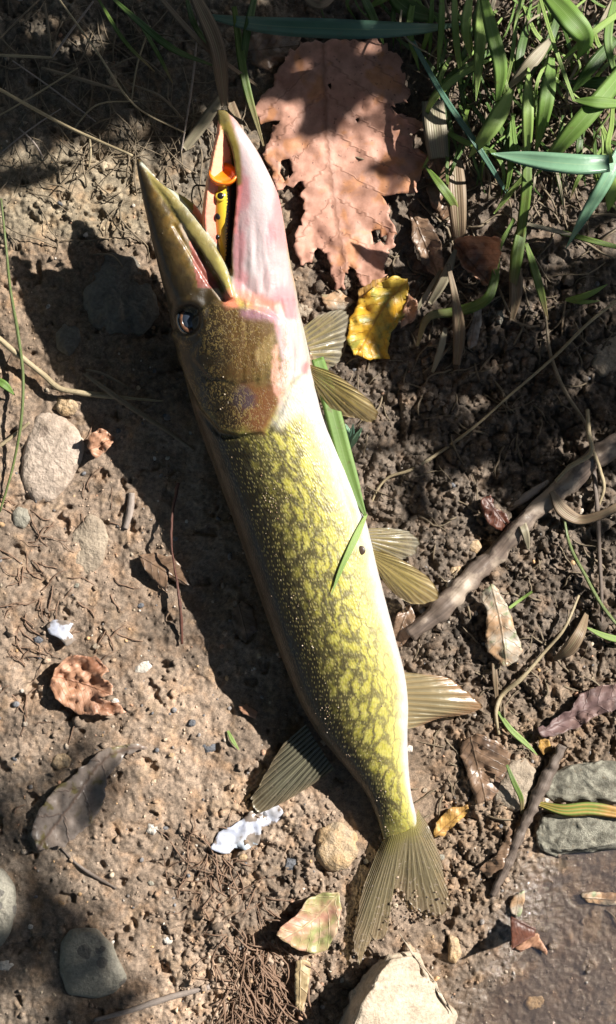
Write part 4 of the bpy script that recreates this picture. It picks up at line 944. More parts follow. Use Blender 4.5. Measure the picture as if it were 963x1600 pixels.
leaf('folded cream, orange and green leaf beside the thick stick', [(768, 912), (782, 922), (792, 948), (806, 985), (817, 1015), (808, 1034), (786, 1044), (774, 1030), (760, 1018), (758, 985), (760, 950), (750, 930)], [(768, 912), (780, 960), (792, 1040)], L_CREAM, z0=22, curl=-14, ripple=4, seed=8, step=4, hug=.2)
leaf('purple-brown wet leaf strip by the orange scrap', [(838, 1140), (860, 1130), (890, 1108), (905, 1086), (940, 1070), (990, 1064), (990, 1100), (960, 1108), (930, 1118), (905, 1138), (880, 1146), (850, 1154)], [(840, 1146), (900, 1116), (985, 1080)], L_PURP, z0=16, ripple=4, edge=6, seed=9, rs=40)
leaf('crinkled orange-brown leaf on the pale clay', [(78, 1070), (84, 1042), (108, 1026), (150, 1024), (170, 1048), (160, 1058), (178, 1074), (176, 1086), (152, 1090), (190, 1100), (198, 1114), (160, 1118), (120, 1114), (92, 1096)], [(82, 1056), (130, 1068), (172, 1084)], L_RUST, z0=14, ripple=7, edge=8, seed=10, jag=2, hug=.1, rs=16, step=4)
leaf('large muddy grey-brown leaf half buried in the clay', [(190, 1164), (164, 1170), (120, 1205), (80, 1240), (58, 1272), (48, 1305), (58, 1328), (100, 1322), (140, 1290), (160, 1260), (168, 1220), (196, 1180), (232, 1168), (215, 1163)], [(230, 1166), (180, 1176), (110, 1260), (58, 1328)], L_MUD, z0=9, ripple=4, edge=5, seed=11, hug=.3)
leaf('small glossy brown leaf beside the upright red stem', [(215, 868), (240, 864), (268, 870), (290, 890), (300, 916), (278, 912), (262, 900), (262, 926), (246, 912), (226, 890)], [(218, 868), (298, 916)], L_BROWN, z0=12, ripple=4, curl=-6, seed=12, jag=1, step=4)
leaf('pink and green leaf standing tilted left of the tail', [(432, 1462), (438, 1448), (462, 1432), (480, 1405), (505, 1394), (530, 1396), (535, 1420), (528, 1455), (512, 1484), (486, 1490), (456, 1480)], [(530, 1396), (480, 1445), (436, 1470)], L_PGRN, z0=14, ripple=4, edge=3, seed=13, jag=1.2, hug=.1, step=4, zfn=lambda x, y, u, v: 22*np.clip((500-x)/70, 0, 1))
leaf('yellow-orange leaf scrap right of the tail base', [(676, 1310), (684, 1285), (704, 1262), (730, 1258), (734, 1266), (716, 1284), (694, 1304)], [(678, 1308), (730, 1262)], L_ORNG, z0=9, ripple=4, seed=14, step=4)
leaf('dark red folded leaf standing in the wet mud', [(798, 1432), (812, 1438), (838, 1450), (836, 1462), (812, 1476), (800, 1484)], [(798, 1434), (836, 1452)], L_DRED, z0=20, curl=20, ripple=3, seed=15, step=3, jag=.8)
leaf('pinkish-brown limp leaf under the dark red folded leaf', [(802, 1482), (820, 1468), (840, 1458), (852, 1474), (856, 1492), (846, 1488), (830, 1478), (815, 1490)], [(804, 1484), (854, 1486)], L_RUST, z0=5, ripple=3, seed=16, step=4)
leaf('brown curled leaf leaning on the dark thin stick', [(744, 1360), (768, 1344), (784, 1320), (796, 1290), (802, 1296), (796, 1330), (784, 1358), (766, 1368)], [(748, 1360), (800, 1292)], L_BROWN, z0=14, curl=24, ripple=3, seed=17, step=4)
leaf('red-brown crumpled scrap beside the pale speckled stone', [(136, 700), (142, 676), (160, 668), (182, 682), (172, 698), (150, 716)], [(138, 704), (180, 684)], L_RUST, z0=14, ripple=8, curl=14, seed=18, rs=12, step=4)
leaf('big weathered brown leaf plastered on the soil near the cream stone', [(720, 1158), (748, 1146), (780, 1160), (800, 1180), (790, 1210), (768, 1250), (745, 1258), (735, 1220), (718, 1180)], [(735, 1150), (760, 1250)], L_BROWN, z0=8, ripple=5, seed=19)
leaf('tiny orange leaf scrap under the purple leaf', [(842, 1152), (856, 1154), (862, 1172), (850, 1178), (840, 1166)], [(842, 1154), (860, 1174)], L_ORNG, z0=12, ripple=3, seed=20, step=3)
leaf('grey withered leaf hanging in the shaded straw', [(742, 482), (754, 478), (752, 510), (744, 540), (732, 546), (728, 524), (738, 504)], [(748, 480), (734, 544)], L_GREY, z0=14, ripple=3, seed=21, step=4, jag=1)
leaf('tan strip of straw leaf below the pink and green leaf', [(462, 1502), (476, 1498), (486, 1504), (482, 1545), (474, 1580), (462, 1576), (460, 1540)], [(470, 1500), (468, 1578)], leaf_material('leaf_straw', (.52, .40, .22), (.44, .32, .18), None, (.36, .26, .14), .5, .4, 60, .2, .2), z0=12, ripple=3, seed=22, step=4, jag=.8)
leaf('dark red rotten leaf curled above the stick', [(752, 782), (766, 770), (772, 790), (790, 802), (800, 822), (784, 830), (764, 818), (752, 800)], [(756, 774), (796, 826)], L_DRED, z0=12, curl=18, ripple=4, seed=23, step=4)
leaf('dark brown leaf lying in the fish shadow', [(362, 956), (378, 938), (398, 950), (402, 985), (385, 1004), (366, 990)], [(372, 940), (388, 1002)], L_BROWN, z0=4, ripple=3, seed=24, step=4)
leaf('small orange leaf scrap at the shadow edge', [(374, 1104), (386, 1100), (402, 1112), (398, 1122), (380, 1116)], [(374, 1106), (400, 1118)], L_RUST, z0=5, ripple=2, seed=25, step=3)
leaf('weathered tan leaf scrap above the dark red folded leaf', [(804, 1398), (818, 1392), (820, 1410), (812, 1432), (800, 1430), (798, 1412)], [(812, 1394), (806, 1430)], L_CREAM, z0=7, ripple=3, seed=26, step=4)
leaf('brown shaded leaf behind the long blue-green blade', [(380, 60), (420, 40), (470, 55), (460, 90), (420, 110), (390, 100)], [(385, 80), (465, 70)], L_BROWN, z0=10, ripple=8, seed=27)
leaf('dull brown leaf under the grass right of the pink leaf', [(660, 250), (690, 240), (720, 270), (722, 330), (700, 350), (672, 320)], [(675, 245), (708, 345)], L_BROWN, z0=8, ripple=8, seed=28)
leaf('dry tan leaf scrap below the pink leaf holes', [(500, 462), (528, 452), (556, 470), (540, 486), (512, 484)], [(502, 468), (552, 474)], L_CREAM, z0=6, ripple=4, seed=29, step=4)
leaf('brown leaf floating at the puddle rim under the lichen stone', [(905, 1398), (930, 1392), (975, 1398), (990, 1412), (950, 1416), (915, 1410)], [(908, 1402), (985, 1408)], L_CREAM, z0=7, ripple=2, seed=30, step=4)

# ------------------------------------------------------------------ shell pieces
t = NT('shell_nacre'); co = t.objco(); n1 = t.noise(70, co, 3); lw_ = t.n('LayerWeight', {'Blend': .4})
c = t.mix(t.mapr(n1, .35, .65), (.50, .53, .64), (.60, .58, .60)); c = t.mix(t.mapr(t.noise(35, co, 2), .5, .7), c, (.42, .55, .66)); c = t.mix(t.mapr(t.noise(500, co, 3), .4, .8, 0, .5), c, (.3, .28, .28))
c = t.mix(t.mapr(t.noise(110, co, 4), .52, .58, 0, .9), c, (.2, .15, .11))
SHELL = t.finish(t.n('BsdfPrincipled', {'Base Color': c, 'Roughness': .25, 'Coat Weight': .4}).outputs[0])
leaf('small white-blue shell fragment on the clay', [(73, 978), (84, 968), (104, 969), (116, 974), (108, 986), (120, 1000), (104, 1010), (92, 996), (76, 990)], [(74, 980), (118, 1000)], SHELL, z0=7, ripple=1.5, seed=31, jag=.8, step=4, name='shell_fragment', cat='shell', thick=3, hug=0, zfn=lambda x, y, u, v: 6*np.sin(u*3.1))
leaf('long pearly blue shell piece touching the dorsal fin tip', [(330, 1326), (342, 1300), (368, 1288), (392, 1268), (418, 1262), (436, 1258), (444, 1270), (432, 1285), (410, 1292), (404, 1320), (384, 1328), (366, 1324), (360, 1334), (345, 1334)], [(332, 1324), (388, 1292), (440, 1268)], SHELL, z0=4, ripple=2.5, seed=32, jag=1.2, step=4, name='shell_fragment', cat='shell', thick=2, hug=.6)

# ------------------------------------------------------------------ sticks, stems, straws
W_ROOT = wood_material('wood_muddy', (.20, .15, .12), (.11, .085, .07), .4, 45, (.34, .27, .21))
W_DARK = wood_material('wood_dark', (.10, .075, .06), (.17, .13, .105), .55, 60)
W_RED = wood_material('stem_red', (.075, .03, .02), (.13, .05, .035), .45, 60)
W_GREY = wood_material('wood_grey', (.36, .30, .26), (.26, .21, .18), .6, 60)
W_STRAW = wood_material('straw', (.42, .34, .21), (.30, .235, .14), .5, 80)
W_STRAWD = wood_material('straw_dull', (.24, .185, .12), (.17, .13, .085), .6, 80)
W_GREEN = wood_material('stalk_green', (.08, .12, .03), (.14, .17, .05), .45, 80)
W_ROOTLET = wood_material('rootlet', (.19, .11, .07), (.28, .18, .12), .6, 80)
def rest(path, r, lift=0):
    """path of (px, py[, z above ground]) -> resting on ground"""
    out = []
    for q in path:
        z = q[2] if len(q) > 2 else 0
        out.append((q[0], q[1], float(np.mean(gz(q[0]+np.array([-r, 0, r]), q[1]+np.array([-r, 0, r])))) + r*.6 + z + lift))
    return out
def stick(label, path, rad, mat, cat='stick', name='stick', n=30, m=8, wig=.12, seed=0, group=None, lift=0):
    v, f, uv = tube(rest(path, max(rad), lift), rad, n, m, wig, seed)
    return tag(mesh_obj(name, v, f, mat, uv=uv), label, cat, group)
stick('thick mud-smeared fallen branch running up from the belly leaf', [(640, 992), (690, 950), (735, 905), (780, 860), (812, 822), (850, 785), (900, 742), (940, 708), (1010, 670)], [13, 17, 16, 16, 14, 16, 17, 18, 19], W_ROOT, n=90, m=20, wig=.28, seed=1)
stick('thin split twig lying over the thick branch', [(795, 795), (820, 778), (846, 760), (858, 752)], [5, 7, 6, 3], W_GREY, seed=2)
stick('dark straight stick pointing down to the wet mud', [(880, 1165, 14), (850, 1225, 12), (822, 1285, 10), (795, 1345, 6), (770, 1400, 2)], [7, 10, 9, 8, 5], W_DARK, n=80, m=12, wig=.45, seed=3)
stick('thin dark upright twig right of the thick branch', [(928, 732, 12), (934, 800, 14), (937, 870, 12), (940, 930, 8), (941, 985)], [4, 4, 3.5, 3, 2], W_DARK, seed=4, n=40)
stick('reddish-brown thin stem beside the glossy brown leaf', [(279, 755, 18), (270, 800, 22), (268, 850, 24), (276, 905, 22), (283, 960, 16), (284, 1006, 5)], [3.0, 2.0, 1.8, 1.8, 2.4, 2.4], W_RED, name='stem', cat='stem', seed=5, n=60, wig=.5)
stick('pale grey twig at the bottom of the muddy bank', [(148, 1594), (200, 1580), (260, 1560), (328, 1542)], [3, 4.5, 5, 4], W_GREY, name='twig', cat='twig', seed=6, n=40)
stick('short upright grey twig beside the pale speckled stone', [(206, 770), (203, 800), (196, 826)], [5, 6, 4], W_GREY, name='twig', cat='twig', seed=7)
stick('dark thin twig on the clay below the muddy grey leaf', [(96, 1325), (120, 1350), (150, 1370), (182, 1388)], [2, 2.5, 3, 2], W_DARK, name='twig', cat='twig', seed=8)
stick('long thin pale straw slanting across the dark soil', [(975, 462, 30), (925, 500, 28), (868, 556, 22), (800, 615, 14), (740, 668, 8), (690, 705, 4), (640, 735, 3), (604, 748, 2), (585, 775, 0), (578, 795, 0)], [2.4, 2.5, 2.4, 2.2, 2, 2, 2.6, 2.6, 2.2, 1.6], W_STRAW, name='straw', cat='straw', seed=9, n=80)
stick('pale straw bent across the fish shadow', [(-10, 522, 18), (30, 555, 16), (66, 584, 14), (96, 608, 12), (116, 612, 10), (180, 620, 6), (255, 627, 3)], [4.5, 4.6, 4.4, 4.2, 4.6, 2.4, 1.6], W_STRAW, name='straw', cat='straw', seed=10, n=50)
stick('long dull straw in the fish shadow pointing at the gill cover', [(132, 584, 14), (165, 608, 14), (210, 640, 12), (260, 672, 8), (302, 702, 3)], [2, 4, 4, 3, 1.6], W_STRAWD, name='straw', cat='straw', seed=11, n=40)
stick('thin hooked straw above the dull straw in shadow', [(134, 578, 16), (155, 582, 14), (180, 594, 10), (202, 607, 6)], [1.6, 2.2, 2.2, 1.4], W_STRAWD, name='straw', cat='straw', seed=12)
stick('short straw crossing the left green stalk', [(-5, 700, 12), (20, 682, 14), (46, 660, 14)], [3, 3, 2], W_STRAW, name='straw', cat='straw', seed=13)
stick('green thin stalk rising along the left stones', [(2, 310, 30), (10, 390, 34), (16, 450, 34), (28, 520, 32), (36, 585, 30), (34, 650, 26), (20, 730, 16), (0, 800, 4)], [1.4, 2, 2.4, 2.6, 2.6, 2.4, 2, 1.6], W_GREEN, name='grass_stalk', cat='grass stalk', seed=14, n=60)
stick('yellow-green bent stalk below the cream folded leaf', [(905, 930, 20), (880, 985, 18), (850, 1020, 16), (815, 1060, 10), (782, 1090, 6), (776, 1108, 4), (780, 1148, 0)], [2, 2.4, 2.6, 3, 4, 3.6, 3], W_STRAW, name='grass_stalk', cat='grass stalk', seed=15, n=50)
stick('yellowish long stalk curving down by the thin dark twig', [(880, 800, 16), (890, 850, 18), (915, 900, 18), (940, 945, 14), (975, 990, 10)], [2, 2.5, 2.8, 2.8, 2.6], W_GREEN, name='grass_stalk', cat='grass stalk', seed=16, n=40)
stick('straw wrapped over the thick branch', [(918, 640, 20), (921, 680, 30), (925, 705, 34), (890, 730, 30), (868, 752, 26)], [3, 3.6, 4, 3.4, 2.6], W_STRAW, name='straw', cat='straw', seed=17, n=30)
stick('thin straw drooping beside the thick branch', [(928, 706, 34), (938, 735, 24), (944, 760, 18), (936, 790, 10)], [2.6, 3, 2.8, 2], W_STRAW, name='straw', cat='straw', seed=18)
stick('thin straw stem crossing the long slanting straw', [(852, 485, 12), (862, 560, 18), (888, 620, 16), (914, 660, 14), (924, 690, 16)], [1.8, 2.6, 3, 2.6, 2.4], W_STRAWD, name='straw', cat='straw', seed=19, n=40)
stick('pale straw running from the left edge to the snout', [(-90, 90, 4), (-10, 134, 55), (50, 168, 90), (110, 200, 130), (165, 225, 160), (207, 243, 188)], [2, 2.4, 2.6, 2.6, 2.4, 2], W_STRAW, name='straw', cat='straw', seed=20, n=40)
TL = [([(90, -5, 40), (150, 78, 60), (215, 168, 50), (290, 208, 20)], 1.7), ([(70, 5, 30), (76, 45, 34), (82, 90, 30)], 2), ([(82, 90, 30), (110, 50, 36), (146, 2, 40)], 2), ([(-5, 86, 20), (40, 88, 26), (82, 90, 30)], 2.4), ([(65, 106, 10), (120, 122, 16), (188, 142, 12)], 3.0),
      ([(312, 12, 50), (302, 120, 40), (282, 246, 8)], 1.6), ([(0, 180, 20), (60, 145, 26), (122, 106, 20)], 1.4), ([(0, 60, 20), (40, 20, 26), (66, -5, 20)], 1.6), ([(20, 95, 10), (70, 130, 18), (150, 190, 10)], 1.3), ([(140, 212, 4), (142, 240, 10), (139, 262, 2)], 1.8),
      ([(200, 130, 10), (250, 150, 24), (292, 192, 10)], 1.8), ([(30, 200, 4), (55, 225, 10), (70, 250, 3)], 1.4), ([(110, 208, 8), (150, 165, 20), (215, 158, 10)], 1.4), ([(165, 110, 12), (215, 90, 24), (260, 120, 14)], 1.3), ([(0, 240, 6), (50, 200, 16), (95, 170, 8)], 1.2), ([(235, 40, 20), (215, 100, 26), (205, 160, 8)], 1.4)]
TLL = ['longest yellow dry grass stalk ending at the lower jaw tip', 'short brown dry stalk, first leg of the bent V', 'grey dry stalk, rising leg of the bent V', 'yellow dry stalk leading flat into the bent V', 'thick brown dry stalk lying below the bent V',
       'long grey upright dry stalk beside the broad brown grass leaf', 'thin yellow dry stalk rising towards the bent V', 'thin brown dry stalk above the bent V', 'thin grey dry stalk crossing under the thick brown stalk', 'tiny yellow upright stalk above the sunlit strip of clay',
       'brown dry stalk arching below the sparse green grass', 'short grey stalk near the straw that touches the snout', 'yellow stalk bending over above the snout straw', 'brown hair-thin stalk arching over the thick brown stalk', 'grey hair-thin stalk crossing the snout straw', 'yellow curved stalk between thin green blades and snout']
for i, (pth, r) in enumerate(TL):
    stick(TLL[i], pth, [r*.8, r, r*.7], [W_STRAW, W_STRAWD, W_GREY][i % 3], name='dry_grass_stalk', cat='grass stalk', seed=60+i, n=24, m=6, group='dry grass stalks in the shaded corner')
def fibers(name, n, centre, spread, length, rad, mat, label, cat, lean=None, lift=6, seed=0):
    R = np.random.default_rng(seed); V = []; F = []; U = []; off = 0
    for i in range(n):
        x = centre[0]+R.normal(0, spread[0]); y = centre[1]+R.normal(0, spread[1]); a = R.uniform(0, 6.28) if lean is None else lean+R.normal(0, .5)
        l = R.uniform(*length); pts = []
        for k in range(5):
            pts.append((x, y, lift*R.random()*math.sin(math.pi*(k+.2)/4.4))); x += math.cos(a)*l/4; y += math.sin(a)*l/4; a += R.normal(0, .35)
        r = R.uniform(*rad); v, f, uv = tube(rest(pts, r), [r, r, r*.6], 9, 4)
        V.append(v); U.append(uv); F += [tuple(j+off for j in q) for q in f]; off += len(v)
    o = mesh_obj(name, np.concatenate(V), F, mat, recenter=False, uv=np.concatenate(U)); return tag(o, label, cat, kind='stuff')
fibers('root_mat', 150, (400, 1530), (26, 42), (40, 90), (.9, 1.9), W_ROOTLET, 'tangle of reddish fibrous roots below the pink and green leaf', 'roots', lean=1.2, lift=14, seed=1)
fibers('rootlets', 60, (340, 1390), (40, 45), (30, 80), (.7, 1.4), W_ROOTLET, 'fine rootlets spread over the clay above the root tangle', 'roots', lift=6, seed=2)
fibers('dry_grass_litter', 170, (150, 170), (110, 100), (40, 130), (.6, 1.4), W_STRAWD, 'fine dead grass hairs littering the shaded corner', 'dead grass', lift=16, seed=3)
fibers('straw_litter', 120, (740, 560), (110, 110), (25, 70), (.7, 1.8), W_STRAWD, 'bits of straw and rootlets mixed in the dark soil', 'dead grass', lift=6, seed=4)
fibers('rootlet_litter', 90, (60, 930), (60, 110), (20, 60), (.6, 1.5), W_ROOTLET, 'small rootlets lying on the left clay', 'roots', lift=4, seed=5)
fibers('straw_scraps', 110, (800, 1050), (110, 130), (18, 55), (.7, 2.0), W_STRAWD, 'scraps of straw among the clods right of the tail', 'dead grass', lift=5, seed=6)
fibers('grass_thatch', 330, (830, 150), (80, 110), (50, 140), (.9, 2.4), W_STRAWD, 'dull dead grass thatch under the green grass', 'dead grass', lift=26, seed=7)

# ------------------------------------------------------------------ grass
G_GREEN = blade_material('grass_green', (.14, .26, .045), (.22, .35, .08), None, .5, .35, .45)
G_LIGHT = blade_material('grass_light', (.26, .40, .09), (.36, .48, .15), None, .5, .35, .45)
G_TEAL = blade_material('grass_teal', (.19, .36, .22), (.24, .42, .27), None, .28, .2, .1)
G_DTEAL = blade_material('grass_dark_teal', (.075, .16, .11), (.10, .20, .14), None, .3, .15, .2)
G_DARK = blade_material('grass_dark', (.06, .12, .025), (.10, .18, .04), None, .4, .3)
G_DRYT = blade_material('grass_drying', (.11, .20, .035), (.17, .24, .05), (.34, .26, .13), .45, .3)
G_STRAW = blade_material('grass_straw', (.38, .33, .23), (.29, .25, .17), None, .5, .25, .3, 5)
G_BROWN = blade_material('grass_brown', (.20, .14, .085), (.27, .19, .12), None, .5, .2, .4, 4)
G_MULTI = blade_material('grass_orange', (.20, .26, .06), (.44, .28, .08), (.46, .26, .08), .4, .25, .3, 2)
def blade_mesh(path, width, fold=.25, n=30, twist=0.0, absolute=False, zs=1.45):
    pts = [(q[0], q[1], (q[2] if absolute else float(gz(q[0], q[1])) + q[2]*zs)) for q in path]
    p = smooth_path(pts, n); s = np.linspace(0, 1, n); w = sp(np.linspace(0, 1, len(width)), width, s)/2
    w = np.maximum(w, .35)
    tg = np.gradient(p, axis=0); tg /= np.linalg.norm(tg, axis=1)[:, None]+1e-9
    sd_ = np.stack([tg[:, 1], -tg[:, 0], 0*s], -1); sd_ /= np.linalg.norm(sd_, axis=1)[:, None]+1e-9
    up = np.cross(sd_, tg); up *= np.sign(up[:, 2:3]+1e-9)
    a = twist*(s-.5); sd2 = sd_*np.cos(a)[:, None]+up*np.sin(a)[:, None]; up2 = up*np.cos(a)[:, None]-sd_*np.sin(a)[:, None]
    prof = [(-1, fold, -1), (-.5, fold*.4, -.5), (0, 0, 0), (.5, fold*.4, .5), (1, fold, 1), (.5, fold*.4-.07, .5), (0, -.09, 0), (-.5, fold*.4-.07, -.5)]
    rg = []; uv = []
    for c_, d_, v_ in prof:
        q = p + sd2*(w*c_)[:, None] + up2*(w*d_)[:, None]; rg.append(PA(q[:, 0], q[:, 1], q[:, 2])); uv.append(np.stack([s, 0*s+v_], -1))
    rg = np.stack(rg, 1); uv = np.stack(uv, 1).reshape(-1, 2)
    v, f = loft_rings(rg); return v, f, np.concatenate([uv, [[0, 0], [1, 0]]])
def filler(n, xr, yr, seed, mats=None):
    R = np.random.default_rng(seed); out = []
    for _ in range(n):
        x, y = R.uniform(*xr), R.uniform(*yr); a = R.uniform(.7, 2.3); l = R.uniform(60, 130); w = R.uniform(2.5, 8); h0 = R.uniform(4, 26)
        dx, dy = math.cos(a)*l, math.sin(a)*l; b = R.normal(0, 16)
        out.append(([(x, y, h0), (x+dx*.5+b, y+dy*.5, h0+R.uniform(8, 34)), (x+dx, y+dy, R.uniform(3, 16))], [w*.6, w, w*.8, .8], (mats or [G_DARK, G_GREEN, G_DRYT, G_LIGHT, G_STRAW])[R.integers(5)], R.normal(0, .5)))
    return out
def tuft(name, label, cat, base, blades, group=None):
    e = empty(name, P(base[0], base[1], float(gz(*base)))); tag(e, label, cat, group)
    for path, width, mat, *rest_ in blades:
        v, f, uv = blade_mesh(path, width, twist=rest_[0] if rest_ else 0)
        mesh_obj('blade' if max(width) > 7 else 'stem', v, f, mat, e, uv=uv)
    return e
W1 = lambda w: [w*.45, w, w, w*.75, .6]
tuft('grass_clump', 'green grass clump with broad arching blades beside the pink leaf', 'grass', (770, 130), [
 ([(752, -10, 40), (750, 70, 70), (744, 158, 60)], [12, 19, 15, 1], G_LIGHT, .5), ([(756, -5, 60), (768, 45, 90), (782, 108, 90), (776, 168, 70)], [14, 22, 22, 3], G_GREEN, -.5),
 ([(800, 140, 60), (767, 200, 76), (732, 247, 50)], [10, 27, 22, 1], G_LIGHT, .4), ([(826, 105, 60), (825, 170, 80), (824, 243, 60)], [3, 17, 18, 10], G_LIGHT, .3),
 ([(824, 243, 56), (822, 300, 50), (815, 355, 30), (806, 410, 8)], [14, 17, 15, 7], G_DRYT, .3), ([(862, 90, 70), (853, 160, 80), (838, 238, 50)], [10, 25, 20, 3], G_GREEN, .5),
 ([(664, 190, 20), (672, 165, 44), (702, 130, 60), (742, 104, 60), (778, 88, 40)], [4, 11, 13, 9, 2], G_LIGHT, .8),
 ([(664, 258, 26), (690, 292, 36), (708, 318, 28), (718, 350, 6)], [3, 13, 14, 6], G_DRYT, .4), ([(772, 334, 14), (802, 295, 36), (834, 258, 50)], [2, 9, 8, 3], G_LIGHT, .3),
 ([(682, 196, 20), (737, 226, 50), (775, 236, 60)], [3, 9, 8, 2], G_GREEN, .3), ([(762, 40, 60), (782, 100, 70), (794, 140, 70)], [6, 6, 5], G_LIGHT), ([(787, 150, 66), (800, 90, 80), (806, 40, 80), (815, -10, 70)], [3, 6, 6, 4], G_LIGHT),
 ([(700, 60, 14), (690, 100, 26), (700, 180, 20), (716, 240, 10)], [4, 9, 9, 3], G_DARK, .4), ([(740, 40, 20), (720, 110, 30), (730, 190, 20)], [5, 10, 9, 2], G_DARK, .4), ([(760, 160, 10), (790, 220, 30), (800, 290, 10)], [4, 10, 9, 2], G_DARK, .4),
 ([(800, 180, 20), (800, 240, 36), (790, 310, 14)], [4, 11, 9, 2], G_GREEN, .4), ([(726, 150, 10), (760, 200, 26), (745, 290, 10)], [3, 8, 8, 2], G_DARK, .5)] + filler(48, (690, 850), (-40, 220), 1))
tuft('grass_clump', 'dense green grass clump with a pale teal blade at the bank corner', 'grass', (930, 130), [
 ([(990, 90, 60), (930, 165, 90), (880, 222, 90), (836, 276, 60)], [20, 29, 27, 2], G_GREEN, .5), ([(978, 215, 90), (945, 285, 110), (915, 335, 100), (884, 389, 70)], [14, 22, 17, 1], G_TEAL, .5),
 ([(842, -10, 60), (858, 45, 80), (878, 105, 90), (897, 158, 90)], [5, 6.5, 6.5, 5], G_LIGHT), ([(897, 157, 90), (930, 160, 96), (985, 163, 80)], [4, 18, 16, 4], G_GREEN, .3),
 ([(850, -15, 90), (890, 28, 110), (914, 62, 100), (902, 94, 80)], [18, 38, 34, 2], G_GREEN, .6), ([(985, 8, 60), (925, 52, 80), (876, 97, 60)], [8, 11, 10, 2], G_LIGHT, .3),
 ([(768, 240, 134), (815, 247, 144), (870, 254, 148), (920, 257, 146), (952, 255, 140)], [2, 21, 30, 32, 27], G_TEAL, .15), ([(955, 255, 136), (950, 225, 120), (955, 200, 90), (958, 160, 20)], [8, 9, 8, 5], G_LIGHT),
 ([(950, 330, 50), (958, 300, 70), (990, 250, 70)], [2, 22, 16, 6], G_LIGHT, .4), ([(963, 60, 30), (920, 110, 40), (890, 150, 30)], [12, 20, 16, 2], G_DARK, .4), ([(990, 130, 30), (930, 130, 40), (880, 128, 30)], [10, 22, 16, 2], G_DARK, .4),
 ([(920, 170, 10), (905, 230, 30), (915, 290, 14)], [4, 11, 10, 2], G_DARK, .4), ([(880, 180, 10), (870, 250, 30), (880, 320, 12)], [4, 10, 9, 2], G_DARK, .4), ([(960, 0, 60), (950, 60, 70), (965, 130, 60)], [8, 14, 12, 2], G_GREEN, .4),
 ([(895, 367, 20), (824, 350, 26)], [5, 8, 5], G_STRAW), ([(990, 392, 14), (940, 380, 22), (880, 364, 22), (824, 350, 20)], [5, 9, 8, 3], G_DRYT), ([(930, 300, 14), (945, 240, 40), (940, 190, 30)], [3, 10, 10, 3], G_LIGHT, .5),
 ([(942, 200, 60), (948, 220, 70), (945, 240, 60)], [6, 9, 4], G_LIGHT), ([(880, 0, 30), (860, 60, 40), (830, 120, 30)], [6, 14, 12, 2], G_DARK, .3), ([(830, 20, 20), (812, 90, 40), (815, 160, 20)], [6, 14, 12, 2], G_DARK, .3)] + filler(48, (830, 1010), (-40, 260), 2))
tuft('grass_clump', 'low shaded grass clump behind the long blue-green blade', 'grass', (620, 10), [
 ([(560, -20, 20), (580, 20, 40), (600, 70, 20)], [6, 14, 12, 2], G_DARK, .4), ([(600, -20, 30), (640, 15, 40), (700, 30, 20)], [10, 30, 24, 3], G_DARK, .4), ([(650, -20, 30), (640, 40, 40), (655, 110, 20)], [6, 11, 10, 2], G_GREEN, .4),
 ([(640, 55, 30), (690, 145, 60), (750, 234, 60), (795, 306, 20)], [7, 9, 10, 6], G_DTEAL), ([(690, -20, 40), (690, 40, 60), (684, 110, 40)], [6, 10, 9, 2], G_GREEN, .3), ([(710, -20, 40), (712, 50, 60), (722, 130, 30)], [6, 11, 10, 2], G_LIGHT, .3),
 ([(580, 10, 26), (610, -10, 40), (660, -20, 30)], [6, 16, 14, 4], G_GREEN, .4), ([(620, 60, 16), (660, 90, 26), (700, 140, 10)], [4, 8, 8, 2], G_DARK, .4), ([(660, 80, 20), (672, 40, 44), (676, -10, 50)], [6, 9, 8, 5], G_GREEN), ([(735, -10, 60), (728, 40, 70), (735, 90, 50)], [8, 16, 14, 2], G_LIGHT, .4)] + filler(10, (540, 700), (-60, 0), 3))
tuft('grass_clump', 'sparse green and brown grass above the lower jaw tip', 'grass', (330, 20), [
 ([(168, -10, 30), (215, 32, 50), (270, 76, 50), (332, 102, 30)], [4, 10, 11, 3], G_DARK, .4), ([(150, -8, 30), (198, 68, 40), (242, 112, 20)], [3, 6, 6, 2], G_DRYT), ([(245, -10, 40), (320, 72, 60), (402, 134, 20)], [6, 9, 8, 4], G_BROWN, .3),
 ([(300, -15, 50), (338, 72, 60), (352, 165, 30)], [16, 26, 24, 12], G_BROWN, .5), ([(345, 152, 24), (318, 192, 18), (288, 232, 8)], [12, 18, 18, 14], G_STRAW, .2), ([(366, 10, 30), (384, 130, 40), (412, 228, 10)], [8, 13, 12, 3], G_DRYT, .4),
 ([(290, -10, 30), (305, 40, 40), (345, 90, 20)], [5, 9, 8, 3], G_DARK), ([(360, 160, 12), (372, 200, 14), (378, 240, 8)], [14, 18, 16, 8], G_BROWN, .3), ([(215, 30, 10), (250, 90, 24), (270, 130, 10)], [3, 6, 6, 2], G_DRYT), ([(400, -15, 30), (385, 60, 40), (380, 120, 14)], [8, 13, 11, 3], G_DARK, .4),
 ([(470, -10, 50), (500, 8, 60), (530, -12, 50)], [6, 14, 12, 4], G_BROWN, .3)])
